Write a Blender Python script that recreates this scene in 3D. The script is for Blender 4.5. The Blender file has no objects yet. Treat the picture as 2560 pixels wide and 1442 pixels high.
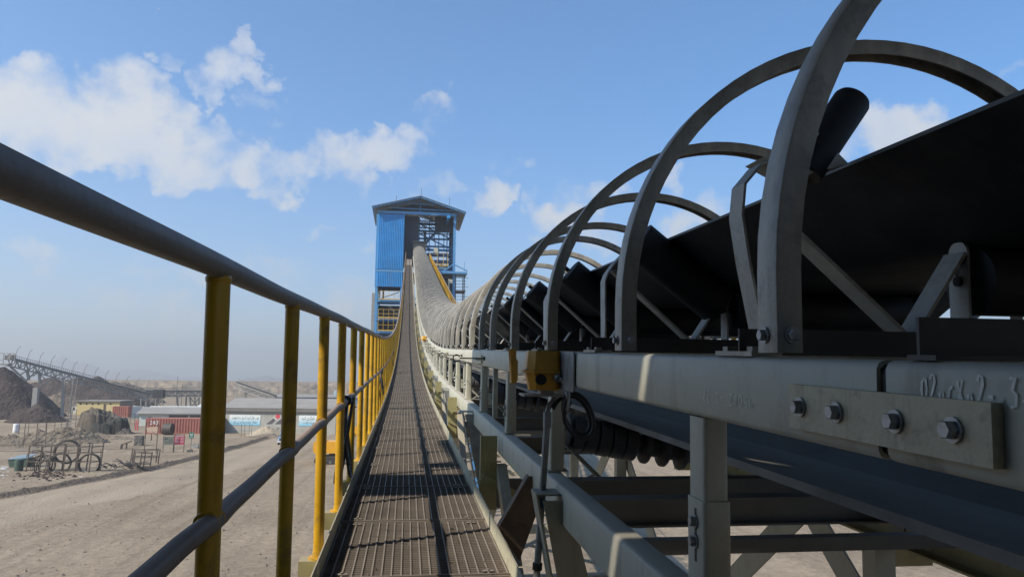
import bpy, math, random
import numpy as np
from mathutils import Vector, Matrix

SC = bpy.context.scene
COL = SC.collection
R = math.radians

# ------------------------------------------------------------------ camera
H = 8.4                       # height of the lens above the yard
CAM_F, PSI, PITCH, ROLL = 1850.0, R(8.09), R(7.42), 0.008
_f = Vector((math.sin(PSI) * math.cos(PITCH), math.cos(PSI) * math.cos(PITCH), math.sin(PITCH)))
_r = Vector((math.cos(PSI), -math.sin(PSI), 0))
_u = _r.cross(_f)
_r2 = _r * math.cos(ROLL) + _u * math.sin(ROLL)
_u2 = -_r * math.sin(ROLL) + _u * math.cos(ROLL)
cam = bpy.data.cameras.new('camera')
cam.sensor_width = 36
cam.lens = CAM_F / 2560 * 36
cam.clip_start = 0.02
cam.clip_end = 20000
camo = bpy.data.objects.new('camera', cam)
COL.objects.link(camo)
camo.matrix_world = Matrix(((_r2.x, _u2.x, -_f.x, 0), (_r2.y, _u2.y, -_f.y, 0), (_r2.z, _u2.z, -_f.z, H), (0, 0, 0, 1)))
SC.camera = camo


def ray(px, py):
    return (_f * CAM_F + _r2 * (px - 1280) - _u2 * (py - 721)).normalized()


def G(px, py, z=0.0):
    """where a ground feature stands in the yard (metres)"""
    v = ray(px, py)
    t = (z - H) / v.z
    return Vector((v.x * t, v.y * t, z))


# ------------------------------------------------------------------ light
SUN_TO = Vector((-1.0, -0.48, 1.0)).normalized()
SUN_EL = math.asin(SUN_TO.z)
SUN_AZ = math.atan2(SUN_TO.x, SUN_TO.y)
sun = bpy.data.lights.new('sun', 'SUN')
sun.energy = 4.6
sun.angle = R(0.5)
sun.color = (1.0, 0.91, 0.78)
suno = bpy.data.objects.new('sun', sun)
COL.objects.link(suno)
suno.rotation_euler = (-SUN_TO).to_track_quat('-Z', 'Y').to_euler()
suno.location = (-20, -10, 60)

world = bpy.data.worlds.new('World')
SC.world = world
world.use_nodes = True
NT = world.node_tree
NT.nodes.clear()


def N(nt, typ, **kw):
    n = nt.nodes.new(typ)
    for k, v in kw.items():
        setattr(n, k, v)
    return n


def L(nt, a, b):
    nt.links.new(a, b)


def mathn(nt, op, a, b=None, c=None, clamp=False):
    n = N(nt, 'ShaderNodeMath', operation=op, use_clamp=clamp)
    for i, x in enumerate((a, b, c)):
        if x is None:
            continue
        if isinstance(x, (int, float)):
            n.inputs[i].default_value = x
        else:
            L(nt, x, n.inputs[i])
    return n.outputs[0]


def build_world():
    nt = NT
    out = N(nt, 'ShaderNodeOutputWorld')
    bg = N(nt, 'ShaderNodeBackground')
    bg.inputs['Strength'].default_value = SKY_STRENGTH
    L(nt, bg.outputs[0], out.inputs['Surface'])
    sky = N(nt, 'ShaderNodeTexSky', sky_type='NISHITA')
    sky.sun_disc = False
    sky.sun_elevation = SUN_EL
    sky.sun_rotation = SUN_AZ
    sky.altitude = 900
    sky.air_density = 1.0
    sky.dust_density = 1.7
    sky.ozone_density = 2.2
    tc = N(nt, 'ShaderNodeTexCoord')
    D = tc.outputs['Generated']
    # ragged edges: shift the direction with noise before testing the cloud masses
    n1 = N(nt, 'ShaderNodeTexNoise')
    n1.inputs['Scale'].default_value = 11
    n1.inputs['Detail'].default_value = 7
    n1.inputs['Roughness'].default_value = 0.62
    L(nt, D, n1.inputs['Vector'])
    sub = N(nt, 'ShaderNodeVectorMath', operation='SUBTRACT')
    sub.inputs[1].default_value = (0.5, 0.5, 0.5)
    L(nt, n1.outputs['Color'], sub.inputs[0])
    mad = N(nt, 'ShaderNodeVectorMath', operation='MULTIPLY_ADD')
    mad.inputs[1].default_value = (0.16, 0.16, 0.16)
    L(nt, sub.outputs[0], mad.inputs[0])
    L(nt, D, mad.inputs[2])
    V = mad.outputs[0]
    acc = None
    for (px, py, rx, ry, dens) in CLOUDS:
        d0 = ray(px, py)
        rt = d0.cross(Vector((0, 0, 1))).normalized()
        up = rt.cross(d0)
        a = N(nt, 'ShaderNodeVectorMath', operation='DOT_PRODUCT')
        a.inputs[1].default_value = rt * (CAM_F / rx)
        L(nt, V, a.inputs[0])
        b = N(nt, 'ShaderNodeVectorMath', operation='DOT_PRODUCT')
        b.inputs[1].default_value = up * (CAM_F / ry)
        L(nt, V, b.inputs[0])
        aa = mathn(nt, 'MULTIPLY', a.outputs['Value'], a.outputs['Value'])
        r2 = mathn(nt, 'MULTIPLY_ADD', b.outputs['Value'], b.outputs['Value'], aa)
        m = mathn(nt, 'SUBTRACT', 1.0, r2)
        m = mathn(nt, 'MAXIMUM', m, 0.0)
        m = mathn(nt, 'MULTIPLY', m, dens)
        acc = m if acc is None else mathn(nt, 'MAXIMUM', acc, m)
    n2 = N(nt, 'ShaderNodeTexNoise')
    n2.inputs['Scale'].default_value = 16
    n2.inputs['Detail'].default_value = 8
    n2.inputs['Roughness'].default_value = 0.6
    L(nt, D, n2.inputs['Vector'])
    br = mathn(nt, 'MULTIPLY_ADD', n2.outputs['Fac'], 2.3, -1.13)
    dsum = mathn(nt, 'ADD', acc, br)
    gate = mathn(nt, 'MULTIPLY', acc, 4.0, clamp=True)
    dens = mathn(nt, 'MULTIPLY', dsum, gate)
    rampn = N(nt, 'ShaderNodeMapRange', interpolation_type='SMOOTHSTEP')
    rampn.inputs['From Min'].default_value = 0.06
    rampn.inputs['From Max'].default_value = 1.12
    rampn.inputs['To Max'].default_value = 0.80
    L(nt, dens, rampn.inputs['Value'])
    # cloud colour: sunlit white to soft grey inside
    n3 = N(nt, 'ShaderNodeTexNoise')
    n3.inputs['Scale'].default_value = 7
    n3.inputs['Detail'].default_value = 5
    L(nt, D, n3.inputs['Vector'])
    cr = N(nt, 'ShaderNodeValToRGB')
    cr.color_ramp.elements[0].position = 0.35
    cr.color_ramp.elements[0].color = (CLOUD_B * 0.80, CLOUD_B * 0.86, CLOUD_B * 0.97, 1)
    cr.color_ramp.elements[1].position = 0.62
    cr.color_ramp.elements[1].color = (CLOUD_B * 1.05, CLOUD_B * 1.0, CLOUD_B * 0.90, 1)
    L(nt, n3.outputs['Fac'], cr.inputs['Fac'])
    gain = N(nt, 'ShaderNodeVectorMath', operation='MULTIPLY')
    sxyz = N(nt, 'ShaderNodeSeparateXYZ')
    L(nt, D, sxyz.inputs[0])
    el = N(nt, 'ShaderNodeMapRange', interpolation_type='SMOOTHSTEP')
    el.inputs['From Min'].default_value = 0.0
    el.inputs['From Max'].default_value = 0.38
    L(nt, sxyz.outputs['Z'], el.inputs['Value'])
    tm = N(nt, 'ShaderNodeMix', data_type='RGBA')      # clear blue overhead, dusty and paler towards the horizon
    L(nt, el.outputs[0], tm.inputs['Factor'])
    tm.inputs['A'].default_value = (*SKY_LOW, 1)
    tm.inputs['B'].default_value = (*SKY_TINT, 1)
    L(nt, tm.outputs['Result'], gain.inputs[1])
    L(nt, sky.outputs[0], gain.inputs[0])
    mix = N(nt, 'ShaderNodeMix', data_type='RGBA')
    L(nt, rampn.outputs[0], mix.inputs['Factor'])
    L(nt, gain.outputs[0], mix.inputs['A'])
    L(nt, cr.outputs['Color'], mix.inputs['B'])
    L(nt, mix.outputs['Result'], bg.inputs['Color'])
    world.cycles.sampling_method = 'MANUAL'
    world.cycles.sample_map_resolution = 512


SKY_STRENGTH = 0.13
SKY_TINT = (.47, .90, 1.17)
SKY_LOW = (.80, .90, .98)
CLOUD_B = 4.7
CLOUDS = [
    (40, 300, 150, 120, 1.0), (190, 310, 190, 140, 1.0), (310, 215, 110, 110, 1.0), (330, 330, 190, 150, 1.1),
    (470, 370, 160, 100, 1.0), (600, 410, 130, 60, .95), (260, 420, 220, 60, .9), (720, 430, 110, 55, .9),
    (10, 350, 150, 110, .9), (110, 200, 80, 50, .75), (515, 445, 80, 45, .8), (700, 470, 90, 35, .6),
    (560, 180, 80, 60, .62), (620, 120, 45, 50, .62), (640, 205, 60, 32, .62), (545, 235, 40, 40, .5),
    (670, 265, 70, 32, .5), (685, 320, 45, 40, .5), (385, 105, 32, 16, .55), (440, 130, 30, 40, .38),
    (860, 400, 110, 75, .95), (965, 375, 110, 62, 1.0), (1045, 365, 70, 50, .75), (1110, 270, 60, 36, .5), (1085, 320, 40, 40, .42),
    (1240, 500, 95, 42, .9), (1245, 430, 70, 36, .5), (1340, 425, 30, 30, .5), (1110, 465, 70, 32, .5),
    (800, 555, 48, 22, .6), (1430, 545, 130, 55, .85), (1540, 610, 90, 60, .75), (1500, 480, 100, 40, .55), (1680, 435, 60, 34, .62),
    (1760, 530, 130, 50, .7), (2200, 345, 150, 60, 1.1), (2060, 400, 90, 60, .9), (95, 650, 80, 36, .5), (450, 680, 130, 36, .45), (680, 690, 150, 70, .5),
    (350, 770, 190, 60, .42), (900, 775, 120, 70, .5), (940, 615, 40, 26, .45), (2545, 165, 22, 26, .45), (150, 820, 200, 40, .3)]

SC.view_settings.view_transform = 'Standard'
SC.view_settings.look = 'None'
SC.view_settings.exposure = 0.55
SC.view_settings.gamma = 1.0
SC.render.engine = 'CYCLES'
SC.cycles.max_bounces = 6
SC.cycles.volume_bounces = 0
build_world()

# ------------------------------------------------------------------ helpers
rnd = random.Random(7)


def fbm2(x, y, seed=0, octaves=4, lac=2.0, gain=0.5):
    """value noise on numpy arrays, 0..1"""
    x = np.asarray(x, float)
    y = np.asarray(y, float)
    tot = np.zeros(np.broadcast(x, y).shape)
    amp, norm = 1.0, 0.0
    for o in range(octaves):
        xi = np.floor(x).astype(np.int64)
        yi = np.floor(y).astype(np.int64)
        xf, yf = x - xi, y - yi
        sx, sy = xf * xf * (3 - 2 * xf), yf * yf * (3 - 2 * yf)

        def h(a, b):
            v = (a * 374761393 + b * 668265263 + (seed + o * 17) * 974634211) & 0x7fffffff
            v = ((v ^ (v >> 13)) * 1274126177) & 0x7fffffff
            return ((v ^ (v >> 16)) & 0xffff) / 65535.0
        a = h(xi, yi) * (1 - sx) + h(xi + 1, yi) * sx
        b = h(xi, yi + 1) * (1 - sx) + h(xi + 1, yi + 1) * sx
        tot = tot + amp * (a * (1 - sy) + b * sy)
        norm += amp
        amp *= gain
        x = x * lac
        y = y * lac
    return tot / norm


def world_of(o):
    m = o.matrix_basis
    if o.parent:
        return world_of(o.parent) @ o.matrix_parent_inverse @ m
    return m.copy()


def setparent(o, p):
    o.parent = p
    o.matrix_parent_inverse = world_of(p).inverted()


def tag(o, label=None, cat=None, group=None, kind=None):
    if label:
        o['label'] = label
    if cat:
        o['category'] = cat
    if group:
        o['group'] = group
    if kind:
        o['kind'] = kind
    if o.type == 'MESH' and o.parent is None and o.matrix_basis == Matrix.Identity(4) and kind is None and len(o.data.vertices):
        co = np.empty(len(o.data.vertices) * 3)
        o.data.vertices.foreach_get('co', co)
        co = co.reshape(-1, 3)
        c = (co.min(0) + co.max(0)) / 2
        c[2] = co[:, 2].min()
        o.data.transform(Matrix.Translation(-Vector(c)))
        o.location = c
    return o


def thing(name, label, cat, loc, group=None, rz=0.0):
    o = bpy.data.objects.new(name, None)
    o.empty_display_size = 0.2
    COL.objects.link(o)
    o.location = loc
    o.rotation_euler = (0, 0, rz)
    return tag(o, label, cat, group)


def clone(o, parent=None):
    c = o.copy()
    COL.objects.link(c)
    if parent is not None:
        c.parent = parent
    for ch in list(o.children):
        clone(ch, c)
    return c


class MB:
    def __init__(s):
        s.v, s.f, s.mi = [], [], []

    def add(s, vs, fs, mi=0):
        b = len(s.v)
        s.v.extend([tuple(x) for x in vs])
        s.f.extend([tuple(i + b for i in q) for q in fs])
        s.mi.extend([mi] * len(fs))
        return s

    def box(s, c, size, M=None, mi=0):
        c = Vector(c)
        hx, hy, hz = size[0] / 2, size[1] / 2, size[2] / 2
        vs = []
        for x, y, z in ((-1, -1, -1), (1, -1, -1), (1, 1, -1), (-1, 1, -1), (-1, -1, 1), (1, -1, 1), (1, 1, 1), (-1, 1, 1)):
            p = Vector((x * hx, y * hy, z * hz))
            if M is not None:
                p = M @ p
            vs.append(c + p)
        return s.add(vs, [(0, 3, 2, 1), (4, 5, 6, 7), (0, 1, 5, 4), (1, 2, 6, 5), (2, 3, 7, 6), (3, 0, 4, 7)], mi)

    def box2(s, lo, hi, mi=0):
        return s.box([(a + b) / 2 for a, b in zip(lo, hi)], [abs(b - a) for a, b in zip(lo, hi)], None, mi)

    def bar(s, p0, p1, w, h, up=(0, 0, 1), mi=0):
        p0, p1 = Vector(p0), Vector(p1)
        d = (p1 - p0)
        ln = d.length
        d.normalize()
        up = Vector(up)
        sd = d.cross(up)
        if sd.length < 1e-4:
            sd = d.cross(Vector((1, 0, 0)))
        sd.normalize()
        u = sd.cross(d)
        M = Matrix((sd, d, u)).transposed()
        return s.box((p0 + p1) / 2, (w, ln, h), M, mi)

    def tube(s, pts, r, seg=8, closed=False, caps=True, mi=0, rs=None):
        pts = [Vector(p) for p in pts]
        n = len(pts)
        tans = []
        for i in range(n):
            a = pts[(i - 1) % n] if (closed or i > 0) else pts[0]
            b = pts[(i + 1) % n] if (closed or i < n - 1) else pts[-1]
            t = b - a
            tans.append(t.normalized() if t.length > 1e-9 else Vector((0, 0, 1)))
        ref = Vector((0, 0, 1)) if abs(tans[0].z) < 0.9 else Vector((1, 0, 0))
        u = tans[0].cross(ref).normalized()
        vs, fs = [], []
        for i in range(n):
            t = tans[i]
            u = (u - t * u.dot(t))
            u = u.normalized() if u.length > 1e-6 else t.orthogonal().normalized()
            w = t.cross(u)
            rr = rs[i] if rs else r
            for k in range(seg):
                a = 2 * math.pi * k / seg
                vs.append(pts[i] + u * (rr * math.cos(a)) + w * (rr * math.sin(a)))
        m = n if closed else n - 1
        for i in range(m):
            j = (i + 1) % n
            for k in range(seg):
                k2 = (k + 1) % seg
                fs.append((i * seg + k, i * seg + k2, j * seg + k2, j * seg + k))
        if caps and not closed:
            fs.append(tuple(range(seg - 1, -1, -1)))
            fs.append(tuple((n - 1) * seg + k for k in range(seg)))
        return s.add(vs, fs, mi)

    def cyl(s, p0, p1, r, seg=12, r2=None, mi=0):
        return s.tube([p0, p1], r, seg, mi=mi, rs=[r, r if r2 is None else r2])

    def lathe(s, p0, axis, prof, seg=16, mi=0):
        """prof = [(distance along axis, radius)...]"""
        axis = Vector(axis).normalized()
        return s.tube([Vector(p0) + axis * d for d, _ in prof], 1, seg, mi=mi, rs=[max(r, 1e-4) for _, r in prof])

    def prism(s, poly, o, ux, uy, uz, mi=0):
        """extrude polygon (a,b) in plane ux,uy by vector uz"""
        o, ux, uy, uz = Vector(o), Vector(ux), Vector(uy), Vector(uz)
        n = len(poly)
        vs = [o + ux * a + uy * b for a, b in poly] + [o + ux * a + uy * b + uz for a, b in poly]
        fs = [tuple(range(n - 1, -1, -1)), tuple(range(n, 2 * n))]
        fs += [(i, (i + 1) % n, n + (i + 1) % n, n + i) for i in range(n)]
        return s.add(vs, fs, mi)

    def sweep(s, prof, frames, mi=0, caps=True):
        """closed profile (a,b) along frames (o,u,v)"""
        n = len(prof)
        vs, fs = [], []
        for o, u, v in frames:
            o, u, v = Vector(o), Vector(u), Vector(v)
            vs += [o + u * a + v * b for a, b in prof]
        for i in range(len(frames) - 1):
            for k in range(n):
                k2 = (k + 1) % n
                fs.append((i * n + k, i * n + k2, (i + 1) * n + k2, (i + 1) * n + k))
        if caps:
            fs.append(tuple(range(n - 1, -1, -1)))
            fs.append(tuple((len(frames) - 1) * n + k for k in range(n)))
        return s.add(vs, fs, mi)

    def grid(s, P, mi=0):
        """P: array (n,m,3)"""
        n, m = P.shape[:2]
        vs = P.reshape(-1, 3).tolist()
        fs = [(i * m + j, i * m + j + 1, (i + 1) * m + j + 1, (i + 1) * m + j) for i in range(n - 1) for j in range(m - 1)]
        return s.add(vs, fs, mi)

    def mesh(s, name, mats, smooth=None):
        me = bpy.data.meshes.new(name)
        me.from_pydata(s.v, [], s.f)
        if not isinstance(mats, (list, tuple)):
            mats = [mats]
        for m in mats:
            me.materials.append(m)
        if len(mats) > 1:
            me.polygons.foreach_set('material_index', s.mi)
        import bmesh
        bm = bmesh.new()
        bm.from_mesh(me)
        bmesh.ops.recalc_face_normals(bm, faces=bm.faces)
        bm.to_mesh(me)
        bm.free()
        if smooth:
            me.polygons.foreach_set('use_smooth', [True] * len(me.polygons))
            if smooth < 180:
                me.set_sharp_from_angle(angle=R(smooth))
        me.update()
        return me

    def build(s, name, mats, parent=None, smooth=None, M=None):
        o = bpy.data.objects.new(name, s.mesh(name, mats, smooth))
        COL.objects.link(o)
        if M is not None:
            o.matrix_basis = M
        if parent is not None:
            setparent(o, parent)
        return o


def inst(me, name, M, parent=None):
    o = bpy.data.objects.new(name, me)
    COL.objects.link(o)
    o.matrix_basis = M
    if parent is not None:
        setparent(o, parent)
    return o


# ------------------------------------------------------------------ materials
def mat(name, col, rough=0.6, metal=0.0, var=0.18, scale=3.0, dirt=None, bump=0.0, bscale=40.0, dust=None, streak=None, spec=0.5, stretch=None):
    m = bpy.data.materials.new(name)
    m.use_nodes = True
    nt = m.node_tree
    nt.nodes.clear()
    out = N(nt, 'ShaderNodeOutputMaterial')
    bs = N(nt, 'ShaderNodeBsdfPrincipled')
    L(nt, bs.outputs[0], out.inputs['Surface'])
    bs.inputs['Metallic'].default_value = metal
    bs.inputs['Specular IOR Level'].default_value = spec
    geo = N(nt, 'ShaderNodeNewGeometry')
    pos = geo.outputs['Position']
    if stretch:
        mp = N(nt, 'ShaderNodeMapping')
        mp.inputs['Scale'].default_value = stretch
        L(nt, pos, mp.inputs['Vector'])
        spos = mp.outputs[0]
    else:
        spos = pos
    n = N(nt, 'ShaderNodeTexNoise')
    n.inputs['Scale'].default_value = scale
    n.inputs['Detail'].default_value = 7
    n.inputs['Roughness'].default_value = 0.65
    L(nt, spos, n.inputs['Vector'])
    cr = N(nt, 'ShaderNodeValToRGB')
    cr.color_ramp.elements[0].position = 0.3
    cr.color_ramp.elements[1].position = 0.7
    cr.color_ramp.elements[0].color = (*[c * (1 - var) for c in col], 1)
    cr.color_ramp.elements[1].color = (*[min(1, c * (1 + var)) for c in col], 1)
    L(nt, n.outputs['Fac'], cr.inputs['Fac'])
    c = cr.outputs['Color']

    def blend(fac, base, colour):
        mx = N(nt, 'ShaderNodeMix', data_type='RGBA')
        L(nt, fac, mx.inputs['Factor'])
        L(nt, base, mx.inputs['A'])
        mx.inputs['B'].default_value = (*colour, 1)
        return mx.outputs['Result']

    def mask(sc, lo, hi, amt, vec=pos, detail=8, rg=0.7):
        nn = N(nt, 'ShaderNodeTexNoise')
        nn.inputs['Scale'].default_value = sc
        nn.inputs['Detail'].default_value = detail
        nn.inputs['Roughness'].default_value = rg
        L(nt, vec, nn.inputs['Vector'])
        mr = N(nt, 'ShaderNodeMapRange')
        mr.inputs['From Min'].default_value = lo
        mr.inputs['From Max'].default_value = hi
        mr.inputs['To Max'].default_value = amt
        L(nt, nn.outputs['Fac'], mr.inputs['Value'])
        return mr.outputs[0]
    if dirt:                      # (colour, amount, scale)
        c = blend(mask(dirt[2], 0.52, 0.68, dirt[1]), c, dirt[0])
    if streak:                    # (colour, amount, scale): rain runs down the face
        mp = N(nt, 'ShaderNodeMapping')
        mp.inputs['Scale'].default_value = (1, 1, 0.08)
        L(nt, pos, mp.inputs['Vector'])
        c = blend(mask(streak[2], 0.55, 0.75, streak[1], mp.outputs[0], 5), c, streak[0])
    rv = mathn(nt, 'MULTIPLY_ADD', n.outputs['Fac'], 0.3, rough - 0.15, clamp=True)
    if dust:                      # (colour, amount): settled on faces that look up
        sx = N(nt, 'ShaderNodeSeparateXYZ')
        L(nt, geo.outputs['Normal'], sx.inputs[0])
        mr = N(nt, 'ShaderNodeMapRange')
        mr.inputs['From Min'].default_value = 0.15
        mr.inputs['From Max'].default_value = 0.8
        mr.inputs['To Max'].default_value = dust[1]
        L(nt, sx.outputs['Z'], mr.inputs['Value'])
        dm = mathn(nt, 'MULTIPLY', mr.outputs[0], mathn(nt, 'ADD', n.outputs['Fac'], 0.45, clamp=True))
        c = blend(dm, c, dust[0])
        rv = mathn(nt, 'MAXIMUM', rv, dm)
    L(nt, c, bs.inputs['Base Color'])
    L(nt, rv, bs.inputs['Roughness'])
    if bump:
        nb = N(nt, 'ShaderNodeTexNoise')
        nb.inputs['Scale'].default_value = bscale
        nb.inputs['Detail'].default_value = 5
        L(nt, pos, nb.inputs['Vector'])
        bp = N(nt, 'ShaderNodeBump')
        bp.inputs['Strength'].default_value = bump
        bp.inputs['Distance'].default_value = 1.0 / bscale
        L(nt, nb.outputs['Fac'], bp.inputs['Height'])
        L(nt, bp.outputs[0], bs.inputs['Normal'])
    return m


DUSTC = (0.30, 0.26, 0.21)
RUST = (0.10, 0.045, 0.02)
M = dict(
    galv=mat('galvanised_steel', (0.36, 0.335, 0.285), .5, .22, .35, 9, dirt=((0.15, 0.14, 0.13), .6, 14), bump=.15, bscale=90, dust=((.42,.35,.265), .8), stretch=(1, 1, .25), streak=((.28, .29, .3), .5, 25)),
    cream=mat('cream_paint', (0.50, 0.49, 0.395), .5, 0, .07, 2.5, dirt=((0.30, 0.28, 0.22), .5, 7), bump=.06, bscale=60, dust=((.33, .30, .25), .75), streak=((.17, .15, .11), .65, 7)),
    plate=mat('splice_paint', (0.58, 0.52, 0.36), .55, 0, .08, 6, dirt=((0.27, 0.23, 0.15), .6, 22), bump=.12, bscale=80, streak=((.22, .15, .08), .6, 30)),
    olive=mat('olive_paint', (0.36, 0.32, 0.16), .55, 0, .1, 3, dirt=((0.2, 0.17, 0.09), .5, 8), dust=(DUSTC, .5)),
    yellow=mat('yellow_paint', (0.56, 0.315, 0.012), .42, 0, .1, 6, dirt=((0.20, 0.13, 0.04), .7, 9), bump=.05, bscale=60, streak=((.16, .10, .035), .75, 16)),
    yellow2=mat('dull_yellow_paint', (0.60, 0.36, 0.04), .5, 0, .1, 6, dirt=((0.3, 0.2, 0.06), .5, 13)),
    rail=mat('dusty_rail_paint', (0.205, 0.168, 0.138), .55, 0, .18, 8, dirt=((0.09, 0.08, 0.07), .6, 16), bump=.1, bscale=50, dust=((.30, .225, .18), .75)),
    grate=mat('dusty_grating', (0.178, 0.15, 0.124), .8, .1, .25, 5, dirt=((0.085, 0.072, 0.06), .85, 1.7), dust=((.275, .235, .192), .55)),
    rubber=mat('black_rubber', (0.026, 0.027, 0.030), .62, 0, .3, 5, dirt=((0.06, 0.057, 0.053), .6, 3), bump=.05, bscale=60, spec=.3, streak=((.075, .07, .065), .5, 9)),
    beltdust=mat('dusty_belt', (0.20, 0.187, 0.168), .8, 0, .2, 2.0, dirt=((0.13, 0.125, 0.115), .5, 5), stretch=(1, .15, 1), spec=.1),
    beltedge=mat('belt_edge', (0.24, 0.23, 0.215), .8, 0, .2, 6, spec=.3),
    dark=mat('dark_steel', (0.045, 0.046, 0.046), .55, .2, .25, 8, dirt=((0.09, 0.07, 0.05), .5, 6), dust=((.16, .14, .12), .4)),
    idler=mat('idler_paint', (0.46, 0.45, 0.40), .55, 0, .15, 9, dirt=((0.14, 0.13, 0.11), .6, 11), dust=(DUSTC, .4)),
    bolt=mat('zinc_bolt', (0.38, 0.39, 0.40), .45, .6, .25, 60, dirt=((0.15, 0.15, 0.15), .6, 90)),
    truss=mat('truss_paint', (0.40, 0.37, 0.28), .6, 0, .1, 2.5, dirt=((0.22, 0.19, 0.13), .5, 4), dust=((.33, .29, .23), .6), streak=((.2, .14, .07), .45, 6)),
    xbeam=mat('cross_beam_paint', (0.17, 0.165, 0.15), .6, 0, .2, 4, dust=((.22, .19, .15), .55)),
    rusty=mat('rusty_steel', (0.16, 0.11, 0.075), .75, 0, .35, 7, dirt=(RUST, .8, 9), bump=.2, bscale=60),
    orange=mat('switch_orange', (0.74, 0.37, 0.025), .45, 0, .1, 12, dirt=((0.32, 0.17, 0.04), .55, 25), dust=((.4, .27, .1), .4)),
    cable=mat('cable_black', (0.02, 0.021, 0.023), .45, 0, .2, 20, dust=((.12, .11, .1), .35)),
    conduit=mat('conduit_grey', (0.27, 0.28, 0.28), .5, .35, .3, 14, dirt=((0.3, 0.3, 0.29), .4, 20)),
    bluetape=mat('blue_tape', (0.05, 0.16, 0.36), .5, 0, .1, 20),
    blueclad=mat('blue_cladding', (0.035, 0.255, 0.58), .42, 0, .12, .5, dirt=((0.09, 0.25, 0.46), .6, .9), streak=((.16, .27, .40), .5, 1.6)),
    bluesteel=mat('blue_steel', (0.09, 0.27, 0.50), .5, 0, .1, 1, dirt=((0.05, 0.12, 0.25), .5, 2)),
    shadeclad=mat('shade_cladding', (0.035, 0.05, 0.07), .6, 0, .2, 1),  # near-black stands in for unlit sheeting inside the tower
    roofgrey=mat('roof_sheet', (0.19, 0.20, 0.20), .5, .2, .15, .8, dirt=((.12, .11, .1), .5, 1.3)),
    concrete=mat('concrete', (0.28, 0.27, 0.25), .85, 0, .12, 1.5, streak=((.18, .17, .15), .5, 2), bump=.1, bscale=20),
    rollrub=mat('roller_rubber', (0.085, 0.087, 0.092), .6, 0, .3, 7, dirt=((.12, .11, .1), .6, 9), spec=.4),
    chalk=mat('chalk', (0.88, 0.85, 0.76), .9, 0, .2, 60),
)

# ------------------------------------------------------------------ conveyor line geometry
S0, DS, YA, YB, YEND = 0.0476, 0.18, 11.3, 55.3, 119.0


def prof(y):
    """height of the walkway floor above the yard"""
    z = H - 1.0 + S0 * y
    if y > YA:
        z += DS * (min(y, YB) - YA) ** 2 / (2 * (YB - YA))
    if y > YB:
        z += DS * (y - YB)
    return z


def slope(y):
    return math.atan(S0 + DS * min(max((y - YA) / (YB - YA), 0), 1))


def T(X, Y, n):
    """X across the line, Y along it, n metres above the lens line (floor = -1)"""
    a = slope(Y)
    return Vector((X, Y - n * math.sin(a), prof(Y) + 1 + n * math.cos(a)))


def TM(Y):
    return Matrix.Translation((0, Y, prof(Y) + 1)) @ Matrix.Rotation(slope(Y), 4, 'X')


def Yr(a, b, st):
    n = max(1, int(round((b - a) / st)))
    return [a + (b - a) * i / n for i in range(n + 1)]


def frames(a, b, st, X=0.0, n=0.0):
    out = []
    for y in Yr(a, b, st):
        s = slope(y)
        out.append((T(X, y, n), Vector((1, 0, 0)), Vector((0, -math.sin(s), math.cos(s)))))
    return out


def rrect(w, h, r, k=3):
    """rounded rectangle outline, centred"""
    pts = []
    for cx, cy, a0 in ((w / 2 - r, h / 2 - r, 0), (-w / 2 + r, h / 2 - r, 90), (-w / 2 + r, -h / 2 + r, 180), (w / 2 - r, -h / 2 + r, 270)):
        for i in range(k + 1):
            a = R(a0 + 90 * i / k)
            pts.append((cx + r * math.cos(a), cy + r * math.sin(a)))
    return pts


def channel(w, h, t, r=0.014, left=True):
    """channel section, web on the -X side, flanges to +X (mirrored when left is False)"""
    o = [(w, h / 2), (r, h / 2), (r * .3, h / 2 - r * .3), (0, h / 2 - r), (0, -h / 2 + r), (r * .3, -h / 2 + r * .3), (r, -h / 2), (w, -h / 2),
         (w, -h / 2 + t), (t + r * .5, -h / 2 + t), (t, -h / 2 + t + r * .5), (t, h / 2 - t - r * .5), (t + r * .5, h / 2 - t), (w, h / 2 - t)]
    return o if left else [(-a, b) for a, b in o]


def hexbolt(mb, p, d, r=0.014, h=0.011, washer=True, stub=0.0, mi=0):
    p, d = Vector(p), Vector(d).normalized()
    if stub:
        mb.cyl(p, p + d * stub, r * .62, 10, mi=mi)
    if washer:
        mb.cyl(p, p + d * .004, r * 1.35, 14, mi=mi)
        p = p + d * .004
    ref = d.orthogonal().normalized()
    mb.tube([p, p + d * h * .8, p + d * h], r, 6, mi=mi, rs=[r, r, r * .86])


# ---- the conveyor itself
conv = thing('belt_conveyor', 'long belt conveyor under grey steel hoops climbing to the blue tower', 'conveyor', T(1.67, 0, -.6))

# stringers: 6 m channels end to end with a 22 mm gap
JOINT = 1.017
STH, STC = 0.148, -0.081
joints = [JOINT + 6 * k for k in range(-1, 20)]
for side in (0, 1):
    X = .70 if side == 0 else 2.64
    for k in range(len(joints) - 1):
        a, b = joints[k] + .011, min(joints[k + 1] - .011, YEND)
        if b <= a:
            continue
        mb = MB().sweep(channel(.06, STH, .007, left=side == 0), frames(a, b, 1.5, X, STC))
        mb.build('stringer', M['cream'], conv, 50)

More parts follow.
